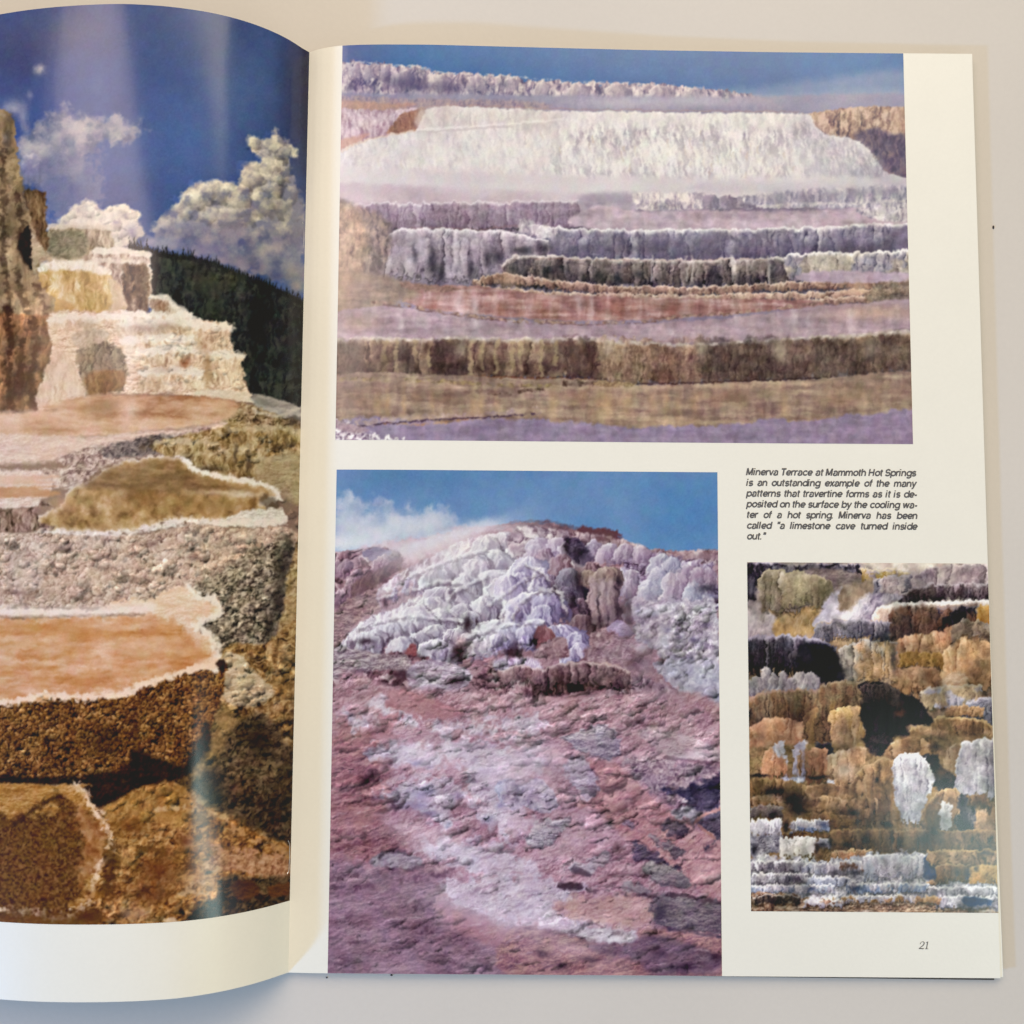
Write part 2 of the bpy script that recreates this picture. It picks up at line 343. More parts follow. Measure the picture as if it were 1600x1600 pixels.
def pic_top():
    c = Canvas(522, 66, 1432, 698, '#8f8496'); R = c.reg; L = c.line
    def full(y0, y1): return [(515, y0), (1440, y0), (1440, y1), (515, y1)]
    R(full(60, 180), ['#3e5f93', '#4a72a8', '#5a82b0'], 'fbm', 120, .5, 1, smooth=False)
    c.glow(545, 85, 60, 30, '#6a6c98', .7); c.glow(700, 88, 120, 26, '#4878aa', .5); c.glow(1330, 95, 120, 25, '#3a74b0', .6)
    # drifting mist at the right
    R([(1040, 150), (1180, 138), (1300, 122), (1440, 112), (1440, 190), (1000, 190)], ['#6f86ad', '#8c9bba'], 'fbm', 60, .6, 2, soft=11, alpha=.85)
    R([(1150, 156), (1440, 140), (1440, 190), (1050, 190)], ['#8694b2', '#9aa4be'], 'fbm', 60, .6, 3, soft=9, alpha=.8)
    # far ridge
    ridge = [(515, 103), (540, 99), (552, 96), (566, 101), (590, 98), (600, 99), (640, 104), (658, 104), (672, 112), (720, 114), (760, 117), (800, 118), (818, 124), (870, 127), (930, 130), (1005, 131), (1060, 134), (1090, 138), (1120, 141), (1180, 150), (1180, 182), (515, 182)]
    R(ridge, ['#5f5a7c', '#8d8296', '#b5a9b2', '#d6cdcc'], 'streak', 7, 1.5, 4, rough=1.6, rs=5, soft=.8)
    for x, y, w in ((556, 101, 15), (575, 104, 18), (602, 103, 20), (634, 111, 26), (690, 120, 30), (745, 122, 34), (800, 124, 26), (846, 131, 30), (905, 133, 40), (965, 134, 44), (1030, 137, 44), (1080, 141, 26)):
        c.scallop(x, y - 4, w, 26, ['#756d88', '#a79caa', '#d8d0d0'], seed=x, dark=.5)
    L([(537, 101), (560, 97), (600, 99), (660, 106), (700, 114), (800, 119), (900, 128), (1000, 131), (1100, 139)], 2.2, '#dcd4d2', brk=.5, rs=4, alpha=.7)
    for x, y, w, h in ((630, 128, 40, 13), (655, 136, 50, 9), (705, 136, 36, 9), (550, 136, 16, 6), (785, 132, 16, 6), (605, 124, 12, 8)):
        c.glow(x, y, w * .6, h, '#5d5778', .75)
    # lavender vapour shelf
    R([(515, 146), (600, 146), (700, 146), (830, 148), (960, 150), (1100, 152), (1200, 150), (1440, 148), (1440, 182), (515, 182)], ['#7f7c98', '#9693aa', '#a8a6bb'], 'fbm', 70, .5, 5, soft=4, alpha=.9)
    R([(515, 150), (640, 154), (830, 158), (830, 172), (515, 178)], ['#7d7186', '#a28f98', '#c2a99f'], 'streak', 4, 1.3, 6, soft=3, alpha=.75)
    R([(515, 158), (600, 160), (650, 163), (600, 172), (515, 178)], ['#a9877f', '#cfa791'], 'streak', 5, 1, 7, soft=4, alpha=.8)
    L([(533, 174), (620, 171), (670, 166), (740, 165), (840, 169), (1000, 172), (1250, 175)], 2, '#b08a78', alpha=.35)
    # left flank
    R([(515, 175), (600, 172), (665, 170), (662, 208), (600, 212), (555, 224), (533, 235), (515, 240)], ['#9f8492', '#c6b2ba', '#dccdd0'], 'streak', 8, 1.3, 8)
    R([(515, 224), (545, 214), (580, 208), (560, 222), (533, 236), (515, 242)], ['#b88d80', '#d8b39e'], 'streak', 6, 1, 9, soft=3, alpha=.7)
    R([(625, 180), (640, 174), (664, 168), (658, 196), (648, 206), (605, 208), (612, 196)], ['#7f5e5a', '#9c766a', '#b8947f'], 'streak', 6, 1.2, 10, soft=1.6)
    # right flank
    R([(1255, 178), (1440, 174), (1440, 290), (1395, 280), (1370, 250), (1330, 222), (1290, 210)], ['#5f5260', '#8e7470', '#b09688', '#ccb4a4'], 'streak', 8, 1.6, 11, grad=(0, -1, .5))
    R([(1335, 214), (1370, 200), (1400, 212), (1440, 196), (1440, 285), (1400, 276), (1372, 250)], ['#4a4560', '#665c76', '#8a7880'], 'streak', 8, 1.2, 12, soft=5, alpha=.9)
    R([(1392, 178), (1440, 176), (1440, 215), (1410, 210)], ['#9c7c72', '#cbb09c'], 'streak', 7, 1.4, 13, soft=3, alpha=.7)
    # great white cascade
    mound = [(515, 246), (533, 234), (560, 222), (606, 210), (648, 203), (658, 186), (668, 170), (694, 165), (766, 169), (850, 172), (950, 174), (1100, 176), (1240, 177), (1268, 180), (1272, 196), (1297, 211), (1340, 220), (1366, 245), (1388, 271), (1440, 284), (1440, 320), (515, 320)]
    R(mound, ['#aca6b0', '#cbc6c8', '#dcd8d6', '#e8e5e2'], 'streak', 9, .7, 14, soft=.9, grad=(0, -1, .28))
    R([(900, 200), (1000, 196), (1200, 200), (1330, 225), (1350, 268), (1200, 284), (1000, 282), (860, 276)], ['#9f98a4', '#c6c0c4', '#e2e0dc', '#efede8'], 'streak', 8, 1.5, 15, soft=12, alpha=.7, ang=-8, asp=1.2)
    rs = np.random.RandomState(5)
    for i in range(260):
        x = rs.uniform(590, 1370); y = rs.uniform(200, 272); 
        if y < 176 + 55 * max(0, (x - 1200) / 160) or (x < 700 and y < 230): continue
        a = (x - 950) / 900 * 5 - 2; l = rs.uniform(6, 17); k = rs.uniform(.25, .65) * (1 if x > 860 else .6)
        col = '#9c95a2' if rs.rand() < .5 else ('#b8a493' if rs.rand() < .4 else '#f4f2ee')
        L([(x, y), (x - a * .3 - 1, y + l * .5), (x - a, y + l)], rs.uniform(1.2, 2.6), col, alpha=k)
    for x, y, w, h in ((690, 180, 14, 24), (662, 185, 12, 30), (840, 190, 30, 16), (1255, 196, 16, 8)):
        c.glow(x, y, w, h, '#b9aca8', .5)
    c.glow(1310, 262, 50, 22, '#a7a3b2', .75); c.glow(1370, 275, 24, 9, '#95909f', .6)
    L([(533, 236), (560, 223), (606, 211), (650, 204)], 3, '#d9b9a0', soft=2, alpha=.5)
    R([(655, 172), (700, 168), (860, 172), (880, 186), (800, 196), (700, 200), (652, 204)], ['#b5aaae', '#d0c7c4', '#e0dad4'], 'streak', 9, 1.2, 114, soft=5, alpha=.55)
    L([(652, 204), (720, 199), (800, 193), (880, 186)], 3, '#efece8', soft=2, alpha=.5); L([(652, 207), (720, 202), (800, 197)], 3, '#b9b0b2', soft=2, alpha=.5)
    R([(1255, 180), (1290, 212), (1345, 224), (1385, 272), (1330, 280), (1270, 262), (1230, 220)], ['#8f8b9c', '#b5b0bc', '#dedbdc'], 'streak', 7, 1.3, 115, soft=9, alpha=.6, ang=-14)
    for x in range(560, 1380, 46): c.glow(x, 286 + (x * 7) % 9, 44, 12, '#d2cccf', .5)
    # steam under the cascade
    R([(515, 262), (600, 266), (800, 270), (1000, 278), (1250, 280), (1440, 284), (1440, 312), (515, 320)], ['#c2b8bf', '#d2cbcd', '#dbd7d6'], 'fbm', 80, .6, 16, soft=7, alpha=.92)
    R([(515, 288), (640, 290), (800, 296), (900, 302), (940, 306), (900, 322), (515, 322)], ['#ab98a5', '#c3b3bc', '#cfc4ca'], 'fbm', 60, .7, 17, soft=5, alpha=.85)
    R([(1100, 286), (1250, 284), (1440, 278), (1440, 300), (1100, 298)], ['#a9a4b0', '#c4bfc8'], 'fbm', 40, .7, 18, soft=5, alpha=.6)
    # terrace A (left, lilac) and its pool
    K = c.ledge
    K([(515, 318), (700, 316), (830, 314), (926, 313)], 44, ['#6b5a6e', '#8b7a8a', '#a99aa8', '#cbc0c8'], ['#7c6a7c', '#98889a', '#b3a5b2', '#cfc5cc'], 8, 19, '#ddd6da', 3.5, base=.35, foot=.3)
    R([(912, 304), (980, 300), (1000, 312), (980, 336), (925, 338), (906, 322)], ['#9a90a0', '#aaa0ae'], 'fbm', 40, .5, 22, soft=6, alpha=.85)
    R([(926, 322), (1000, 330), (1100, 328), (1250, 330), (1440, 320), (1440, 356), (926, 358)], ['#a899a8', '#baa9b4', '#c8bac2'], 'water', 12, .8, 23, soft=3)
    L([(640, 356), (760, 358), (812, 352)], 3, '#8d7176', alpha=.5)
    # broken upper lip right
    R([(990, 303), (1005, 300), (1100, 303), (1102, 324), (1060, 328), (1000, 326)], ['#a197a5', '#cfc5c6', '#e3dad4'], 'streak', 6, 1.6, 25, soft=2)
    for x, w in ((1112, 34), (1138, 34), (1165, 34)):
        c.scallop(x, 304, w, 25, ['#756d80', '#8f8695', '#b1a8b2'], seed=x, dark=.3)
    R([(1185, 302), (1440, 290), (1440, 322), (1190, 322)], ['#8b8798', '#b5afba', '#dcd6d4'], 'streak', 9, 1.5, 26, soft=2)
    for x, y, w, h in ((1215, 310, 16, 11), (1258, 310, 14, 9), (1300, 305, 16, 9), (1340, 302, 18, 8), (1385, 300, 22, 8)): c.glow(x, y, w, h, '#8a8796', .7)
    L([(1190, 322), (1260, 318), (1350, 318), (1420, 312)], 4, '#ddd6d2', soft=1.8, alpha=.75, brk=.3)
    R([(1340, 328), (1440, 320), (1440, 342), (1380, 345)], ['#8d8798', '#c8c0c6', '#e0dada'], 'streak', 6, 1.5, 27, soft=2)
    # terrace B
    K([(812, 348), (850, 353), (900, 357), (1000, 358), (1150, 358), (1270, 354), (1350, 350), (1440, 346)], 54, ['#4a465c', '#7c768a', '#aea8b4', '#dedadc'], ['#555066', '#6f687c', '#8e8796', '#b3acb6'], 13, 28, '#e4e0e0', 5, base=.35, mix=.9, foot=.6)
    for i, (x, w) in enumerate(((1025, 46), (1062, 34), (1100, 50), (1178, 44), (1225, 38), (1258, 32), (1290, 40), (1325, 42), (1368, 40), (1400, 44))):
        c.glow(x, 386, w * .34, 15, '#645d72', .55)
    R([(1400, 360), (1440, 350), (1440, 395), (1400, 392)], ['#7a6f86', '#8e819a'], 'fbm', 20, .7, 29, soft=4, alpha=.7)
    R([(811, 341), (826, 344), (848, 352), (870, 360), (862, 372), (838, 368), (812, 360)], ['#8d7f8f', '#c8bec4', '#e6e0df'], 'streak', 6, 1.2, 30, soft=3, rough=2, alpha=.8)
    # left lilac crust
    K([(600, 372), (618, 358), (700, 357), (780, 360), (858, 376)], 84, ['#423c48', '#857a88', '#b9afb9', '#ddd7db'], ['#564e58', '#8f8590', '#b8aeb6', '#d8d0d4'], 15, 31, '#e0dade', 4, base=.2, foot=1.0)
    for x, y, w, h in ((676, 410, 7, 26), (690, 425, 7, 16), (762, 405, 8, 16), (780, 402, 9, 12), (820, 392, 18, 6), (850, 388, 10, 7), (648, 395, 5, 18), (735, 420, 5, 14)): c.glow(x, y, w, h, '#3b3743', .8)
    for x, y in ((640, 415), (712, 400), (720, 420), (655, 380), (745, 385), (702, 425)): c.glow(x, y, 8, 18, '#c6bcc6', .6)
    R([(515, 322), (560, 322), (600, 340), (612, 365), (600, 420), (560, 450), (515, 460)], ['#645a5a', '#8e807e', '#b29d90'], 'streak', 9, 1.6, 33, soft=7, alpha=.9)
    R([(520, 330), (556, 330), (575, 380), (560, 430), (520, 440)], ['#8d7a70', '#c2a48c', '#dcc0a2'], 'streak', 6, 1.2, 34, soft=10, alpha=.75)
    # terrace C, dark green, with light lips
    K([(782, 412), (800, 400), (830, 399), (1000, 405), (1100, 405), (1232, 402)], 46, ['#29262e', '#645a5a', '#9e9290', '#d8cfcc'], ['#24232c', '#4a444c', '#7c7276', '#b2a8a6'], 11, 35, '#d4cdca', 4.5, base=.3, mix=.6, foot=.8)
    K([(1228, 398), (1262, 395), (1340, 394), (1440, 389)], 42, ['#4a4a58', '#848090', '#b9b3b8', '#e4e0de'], ['#6c6460', '#a49a92', '#cdc2b6', '#e2dace'], 12, 36, '#ebe7e4', 5, base=.25, foot=.6)
    L([(830, 404), (1000, 407), (1200, 405)], 1.6, '#8f6a62', alpha=.4)
    for x in (1018, 1072, 1080, 1143, 1200): L([(x, 400), (x + 2, 418), (x + 1, 440)], 3, '#b9b3b1', alpha=.6, soft=1.2)
    for x, y in ((858, 424), (875, 418), (935, 430), (965, 434), (1000, 428)): c.glow(x, y, 10, 7, '#2e3036', .7)
    # tan crumbs
    K([(738, 438), (780, 426), (860, 436), (960, 447), (1100, 448), (1240, 440), (1440, 432)], 15, ['#4c3c3e', '#8c7068', '#c0a594', '#e2d0c0'], None, 8, 40, '#d9c6b8', 2.5, foot=1.0)
    K([(650, 452), (760, 448), (860, 455), (960, 459), (1100, 461), (1300, 455), (1440, 446)], 13, ['#6a5350', '#a08378', '#ceb4a4', '#e6d8ca'], None, 9, 41, '#d9c4b4', 2, foot=1.0)
    K([(1240, 470), (1300, 464), (1360, 462)], 12, ['#6a5350', '#a08378', '#ceb4a4', '#e6d8ca'], None, 8, 42, '#dccab8', 2, foot=1.0)
    c.glow(795, 440, 18, 14, '#c8aa90', .7)
    R([(1270, 424), (1440, 428), (1440, 440), (1260, 440)], ['#a796a4', '#bfaebb'], 'water', 8, .7, 42, soft=2)
    c.glow(1342, 452, 20, 10, '#d8b89c', .7)
    R([(1366, 446), (1440, 440), (1440, 472), (1360, 474)], ['#5e5048', '#8d7d6e', '#b3a18e'], 'lump', 7, 1.1, 44, soft=5, rough=2, alpha=.8)
    # rust pool
    R([(630, 470), (650, 448), (700, 446), (760, 448), (830, 458), (960, 464), (1080, 466), (1240, 468), (1290, 476), (1230, 484), (1150, 490), (1080, 496), (980, 500), (860, 500), (760, 492), (680, 484)], ['#82605e', '#9c7672', '#b08f8b', '#c8aeaa'], 'water', 9, 1.3, 45, soft=1.5)
    for x, w, k in ((716, 10, .9), (742, 6, .8), (690, 9, .4), (775, 5, .5), (905, 5, .6), (925, 3, .6), (860, 4, .4), (1000, 3, .4), (1072, 5, .4), (1010, 3, .3), (950, 4, .35), (830, 8, .3)): c.glow(x, 478, w, 22, '#d0b7b8', k)
    for x, w in ((680, 12), (780, 10), (850, 16), (970, 26), (1050, 14)): c.glow(x, 484, w, 16, '#96604f', .35)
    R([(515, 430), (600, 430), (640, 446), (655, 462), (620, 474), (600, 492), (515, 500)], ['#7a6c64', '#988678', '#b59f8c'], 'water', 8, 1.1, 46, soft=7, alpha=.9)
    c.glow(560, 440, 40, 16, '#b49a90', .5); c.glow(535, 455, 16, 50, '#c2a287', .5)
    R([(625, 440), (680, 446), (720, 450), (700, 456), (640, 452)], ['#7d6560', '#b09286'], 'lump', 6, 1, 47, soft=2)
    # lower misty pool
    R([(515, 492), (560, 482), (600, 478), (680, 488), (760, 496), (860, 504), (980, 506), (1100, 500), (1200, 490), (1260, 480), (1340, 474), (1440, 472), (1440, 530), (515, 530)], ['#93808a', '#ab979f', '#bfadb2'], 'water', 10, 1.0, 48, soft=2)
    c.glow(560, 505, 30, 14, '#a08a78', .6); c.glow(1370, 488, 60, 12, '#b79a86', .65); c.glow(1300, 495, 30, 14, '#a28c84', .5)
    for x in (625, 650, 665, 1240, 1262, 1150, 1330, 745): c.glow(x, 505, 6, 18, '#c9bcc0', .5)
    c.glow(1190, 500, 30, 12, '#8f8082', .4)
    L([(582, 472), (650, 480), (718, 491), (812, 501), (906, 504), (1000, 502), (1060, 495), (1140, 490), (1230, 480), (1290, 472), (1350, 470)], 5, '#b79d8e', soft=1.2, brk=.5, rs=4, col2='#7c625e')
    L([(582, 475), (650, 483), (718, 494), (812, 504), (906, 507), (1000, 505), (1060, 498)], 2.2, '#6f5654', soft=1, alpha=.6, brk=.6)
    # the tall dark curtain
    top = [(515, 533), (560, 528), (640, 529), (712, 528), (800, 530), (932, 529), (950, 534), (1100, 538), (1170, 533), (1250, 528), (1330, 524), (1440, 516)]
    bot = [(1440, 584), (1330, 588), (1280, 590), (1170, 595), (1100, 597), (980, 600), (930, 590), (800, 588), (650, 586), (515, 584)]
    K(top, 66, ['#291c1e', '#6a4f48', '#a58a76', '#d6c2aa'], ['#38282a', '#604a46', '#886f62', '#b29a88'], 15, 49, '#cfc4ba', 5, base=.25, mix=.2, foot=.5)
    R(top + bot, ['#30262a', '#5e4e48', '#8f7f6c', '#bfb194'], 'fbm', 22, 1.6, 149, soft=1.2, alpha=.3)
    for x0, x1, cols, a in ((505, 560, ['#3e3836', '#665a54', '#918472'], .75), (622, 655, ['#453c3c', '#66605c', '#8d8680'], .4), (676, 728, ['#34262a', '#544044', '#776460'], .75),
                            (880, 934, ['#2c2024', '#4b3636', '#6c524c'], .92), (936, 1020, ['#5c483c', '#a88e74', '#d3bca0'], .9), (1010, 1110, ['#452e2c', '#8b685a', '#c6a690'], .7),
                            (1096, 1215, ['#2a2224', '#4a3e3c', '#74665e'], .9), (1205, 1290, ['#352a2c', '#5e4c4a', '#8e7a72'], .8), (1275, 1450, ['#3a3230', '#62544e', '#908074'], .85)):
        R([(x0, 528), ((x0 + x1) / 2, 530), (x1, 528), (x1 + 4, 565), (x1 - 2, 598), (x0 + 6, 598), (x0 - 3, 565)], cols, 'face', 11, 1.3, x0, soft=6 if x0 != 936 else 1.5, rough=3, rs=9, smooth=False, alpha=a * .6, asp=.8)
    for x in (600, 618, 648, 670, 735, 752, 775, 800, 812, 845, 868): 
        h = 34 + (x * 7) % 22; L([(x + 3, 534), (x, 550), (x + 1, 534 + h), (x, 532 + h)], 6, '#b9a682', soft=2, alpha=.55, rough=1, seed=x)
    for x, y in ((600, 570), (650, 576), (665, 545), (750, 570), (690, 574), (720, 566), (825, 578), (785, 575)): c.glow(x, y, 6, 10, '#3f302c', .6)
    L(top, 5, '#b5a79f', soft=1.8, alpha=.7, brk=.5, rs=5, col2='#d9d0c8')
    for x, y, w in ((720, 545, 10), (1215, 540, 12), (1222, 555, 9), (1095, 545, 8), (1360, 545, 12), (950, 545, 14)): c.glow(x, y, w, 14, '#b3a893', .6)
    L([(515, 586), (650, 588), (800, 590), (930, 594)], 3, '#8b5b45', soft=1.2, alpha=.6)
    L([(980, 600), (1100, 598), (1200, 594), (1280, 590)], 2.4, '#3d2a2c', soft=1.2, alpha=.6)
    # brown water
    R([(515, 586), (800, 591), (930, 594), (980, 602), (1100, 599), (1280, 592), (1440, 585), (1440, 672), (515, 672)], ['#76605a', '#8e776c', '#a5907e', '#bba68e'], 'water', 10, 1.2, 60, soft=1.5)
    for x, w, k in ((590, 8, .5), (605, 5, .6), (631, 4, .5), (675, 5, .5), (740, 7, .5), (752, 5, .6), (775, 5, .4), (865, 7, .5), (945, 20, .7), (980, 12, .6), (1020, 10, .5), (1040, 5, .5), (1085, 8, .5), (1060, 6, .4), (1225, 6, .4)): c.glow(x, 632, w, 26, '#b89a76', k)
    for x, w in ((560, 18), (650, 12), (700, 20), (905, 22), (1140, 40), (1320, 40)): c.glow(x, 622, w, 14, '#81604f', .5)
    c.glow(1360, 610, 60, 14, '#967d6c', .7); c.glow(1190, 612, 50, 8, '#8d7668', .5)
    L([(533, 592), (600, 593), (700, 597), (790, 602), (860, 603)], 6, '#a8946f', soft=1.6, brk=.5, rs=5, col2='#7d6a58')
    L([(880, 600), (930, 598), (955, 596)], 7, '#54403a', soft=1.4, rough=1.2, brk=.3); L([(765, 617), (800, 614), (850, 608)], 5, '#5f4a42', soft=1.3, brk=.5, rough=1)
    R([(935, 596), (990, 598), (985, 604), (960, 606), (930, 602)], ['#7e6752', '#b79f7c'], 'lump', 6, 1.2, 61, soft=1.3)
    L([(970, 606), (1100, 604), (1230, 603), (1320, 596)], 5, '#b39a84', soft=2, brk=.5, rs=5, alpha=.7); L([(900, 640), (1000, 634), (1120, 630), (1200, 628)], 1.6, '#a9937e', alpha=.5)
    # mauve foreground water
    R([(515, 668), (560, 652), (640, 655), (700, 660), (760, 654), (850, 656), (925, 662), (990, 668), (1060, 666), (1150, 662), (1200, 655), (1260, 658), (1320, 650), (1380, 644), (1440, 640), (1440, 700), (515, 700)], ['#877790', '#94859c', '#a395a8'], 'water', 9, .8, 62, soft=3, rough=1.2)
    L([(560, 662), (620, 655), (700, 650), (760, 647), (842, 642)], 8, '#a08a8c', soft=1.6, brk=.3, rs=6, col2='#c2ab9f', rough=1.5)
    L([(552, 667), (620, 660), (700, 655), (760, 652), (842, 646)], 3, '#594656', soft=1.3, brk=.6, rs=5)
    L([(600, 662), (680, 662), (730, 656)], 4, '#b18a66', soft=1.5, alpha=.6, brk=.5)
    R([(515, 655), (548, 664), (568, 676), (620, 684), (645, 700), (515, 700)], ['#6d5a72', '#a99aa8', '#e2dada', '#f0ecea'], 'lump', 7, 1.5, 63, soft=1.5, rough=2.2, rs=5)
    R([(515, 655), (552, 664), (580, 672), (560, 676), (515, 668)], ['#8f7a88', '#b9a3a8'], 'lump', 6, 1, 64, soft=2)
    c.over(lambda im, X, Y: im * (1 + sstep(300, 330, Y) * (.03 * fbm(X, Y, 70, 14, 3, 71) + .03 * fbm(X, Y, 10, None, 3, 72)))[..., None])
    c.over(lambda im, X, Y: (im - 150) * 1.10 + 152)
    for x in range(620, 1300, 60): c.glow(x, 240 + (x * 3) % 17, 60, 22, '#ebe8e4', .28)
    for x, y in ((760, 292), (900, 296), (1010, 292), (1160, 288), (1300, 286), (640, 286), (1100, 158), (960, 160)): c.glow(x, y, 80, 10, '#dcd8dc', .4)
    c.warp(.8, 9)
    c.finish(.75, 2.0, 3)
    return c

def pic_mid():
    c = Canvas(506, 730, 1136, 1530, '#8f6c7c'); c.rc = .62; R = c.reg; L = c.line; G = c.glow; S = c.scallop
    W4 = ['#3c2c40', '#86708f', '#c2b4cc', '#ecebf0']; P4 = ['#3e2833', '#7e5a66', '#ac8790', '#d6c0c4']; B4 = ['#2e2029', '#5e4450', '#866772', '#b8a0a6']
    R([(500, 725), (1140, 725), (1140, 900), (500, 900)], ['#4f7fb4', '#6690c2', '#7fa2cc'], 'fbm', 90, .45, 1, smooth=False)
    G(620, 745, 90, 30, '#4a7cab', .6); G(1080, 800, 90, 60, '#4a86c2', .6); G(860, 800, 120, 50, '#6b93c4', .4)
    c.frame(4.706, 500, 720)
    # steam
    R([(60, 560), (100, 330), (240, 250), (330, 330), (430, 300), (560, 350), (700, 360), (880, 370), (1030, 450), (1100, 560), (700, 640), (100, 700)], ['#8ea3c2', '#b4c0d4', '#d3d8e2'], 'fbm', 22, .9, 2, soft=12, rough=5, rs=16, alpha=.8)
    for x, y, rx, ry, k in ((220, 450, 150, 90, .5), (560, 450, 130, 80, .6), (400, 540, 260, 70, .6), (160, 600, 160, 50, .9), (780, 500, 160, 80, .5), (1220, 470, 120, 40, .6), (880, 440, 90, 60, .3)): G(x, y, rx, ry, '#dfe1e6', k)
    for x, y, rx, ry in ((460, 420, 40, 60), (620, 380, 60, 30), (320, 390, 40, 30)): G(x, y, rx, ry, '#7f9cc4', .45)
    c.frame(1, 0, 0)
    ridge = [(500, 866), (527, 862), (560, 858), (572, 856), (600, 849), (640, 843), (685, 838), (715, 828), (760, 822), (790, 818), (835, 817), (866, 818), (872, 822), (900, 827), (912, 832), (945, 836), (960, 841), (985, 847), (1002, 855), (1035, 860), (1140, 861)]
    R(ridge + [(1140, 1540), (500, 1540)], ['#5b3d4b', '#8d6874', '#b38f99', '#cfb4ba'], 'rock', 16, .9, 3, rough=.6, ang=-20, smooth=False)
    c.frame(4.706, 500, 720)
    R([(300, 640), (520, 590), (800, 560), (1040, 500), (1200, 500), (1000, 640), (640, 760), (420, 760)], ['#b896a4', '#cdb2bc', '#dccbd2'], 'fbm', 10, .8, 4, soft=5, rough=2)
    G(1050, 500, 120, 18, '#b98c9c', .6); G(700, 600, 300, 30, '#d8c6d2', .5)
    # shadowed crag at the left
    R([(90, 700), (200, 670), (330, 640), (420, 640), (510, 650), (600, 700), (580, 800), (440, 920), (250, 1000), (90, 1100)], P4, 'drape', 26, 1.2, 5, soft=1.5, rough=1.2)
    R([(320, 660), (400, 640), (500, 650), (520, 690), (420, 740), (330, 700)], ['#5a4660', '#7d6c88', '#9c8da6'], 'rock', 10, .9, 6, soft=2)
    for x, y, w, h in ((120, 730, 130, 110), (200, 720, 120, 150), (480, 690, 170, 130), (280, 800, 130, 120), (240, 850, 110, 170), (160, 940, 120, 150), (90, 880, 90, 160)):
        S(x, y, w, h, ['#452f41', '#7a5a6c', '#a98996', '#d4bcc2'], .25, seed=x)
    R([(240, 900), (380, 820), (580, 720), (590, 790), (420, 920), (250, 1000)], ['#38242f', '#5e4149', '#8a6a66'], 'streak', 14, 1, 7, soft=2, alpha=.8, ang=30)
    G(550, 720, 50, 18, '#54405a', .8); G(370, 870, 50, 50, '#4a2f36', .6)
    R([(90, 1130), (250, 1000), (400, 950), (520, 980), (560, 1080), (400, 1120), (220, 1230), (130, 1390), (90, 1400)], ['#503a44', '#7e6068', '#a9898a', '#cdb3ae'], 'rock', 9, 1.2, 8, soft=1.5)
    # long white ridges
    R([(415, 960), (520, 870), (640, 790), (760, 730), (900, 660), (1040, 590), (1180, 550), (1320, 540), (1420, 620), (1200, 720), (1020, 830), (880, 920), (720, 1000), (600, 1090), (480, 1110), (430, 1060)], ['#826676', '#b8a2b2', '#dcd0da', '#f2eff0'], 'streak', 10, 1.4, 9, soft=1.4, ang=18, shade=.35)
    R([(440, 1000), (600, 920), (700, 900), (690, 1000), (560, 1100), (450, 1080)], ['#6a4652', '#9a7280', '#bc9aa6'], 'streak', 10, 1.3, 10, soft=5, ang=12, alpha=.9)
    for x, y, w, h, l in ((640, 850, 60, 150, .1), (700, 870, 40, 130, .1), (770, 850, 70, 140, .2), (860, 820, 90, 150, .3), (930, 800, 90, 140, .3), (1040, 760, 120, 150, .3), (550, 920, 60, 120, .1)): S(x, y, w, h, W4, l, seed=x + 1, dark=1)
    for x, y, h in ((720, 900, 80), (745, 910, 60), (900, 880, 70), (870, 900, 50), (690, 960, 40), (1060, 800, 50)): L([(x + 12, y - h * .6), (x, y), (x - 8, y + h * .6)], 9, '#6b4a62', soft=2, alpha=.7)
    R([(120, 1390), (200, 1290), (300, 1190), (430, 1120), (560, 1080), (700, 1010), (850, 970), (830, 1040), (720, 1120), (650, 1240), (540, 1300), (400, 1340), (300, 1390), (180, 1420)], ['#786076', '#b6a4b6', '#dfd6df', '#f3f0ee'], 'streak', 9, 1.5, 11, soft=1.3, ang=22, shade=.4)
    lobes = [(1220, 560, 220, 170), (1350, 520, 200, 160), (1480, 500, 220, 190), (1560, 560, 200, 200), (1130, 660, 260, 200), (1290, 650, 260, 190), (1440, 640, 240, 200),
        (850, 760, 220, 160), (990, 720, 240, 210), (1180, 720, 210, 210), (1560, 720, 240, 220), (1080, 830, 210, 200), (1290, 800, 330, 250), (1600, 820, 240, 200), (1430, 810, 290, 330), (900, 920, 230, 190), (1000, 910, 270, 260),
        (840, 990, 260, 220), (720, 1050, 220, 200), (1210, 990, 230, 200), (1330, 880, 230, 260), (1550, 960, 330, 230), (1440, 1010, 200, 170), (1030, 1050, 220, 190), (900, 1080, 220, 200), (780, 1100, 240, 190),
        (1130, 1100, 180, 190), (640, 1160, 200, 170), (520, 1180, 190, 160), (1000, 1225, 150, 120), (880, 1200, 230, 140), (1280, 1160, 300, 190), (760, 1260, 200, 140), (1480, 1170, 330, 190), (1400, 1200, 200, 160), (870, 1310, 280, 170), (1080, 1260, 200, 180), (340, 1260, 190, 140), (430, 1240, 150, 120), (620, 1290, 230, 150), (1210, 1260, 240, 180), (1600, 1180, 240, 170)]
    lobes.sort(key=lambda q: q[1])
    for i, (x, y, w, h) in enumerate(lobes):
        w *= 1.3; h *= 1.0 + .3 * ((i * 37) % 7) / 7; x += ((i * 53) % 9 - 4) * 5
        k = (x * 13 + y * 7) % 5
        S(x, y, w, h, [['#564658', '#958a9e', '#ccc6cf', '#eeeeee'], ['#5c4a5e', '#a295a6', '#d5cdd4', '#f2f1ef'], ['#50506a', '#9394b0', '#c6c9d6', '#ecedf0'], ['#5e4258', '#9d8298', '#ccb8c6', '#ece4e6'], ['#4b3e54', '#82768c', '#b8b0bc', '#e4e1e4']][k], .12 + .05 * (k - 2), seed=i, dark=1.0, streak=1.3)
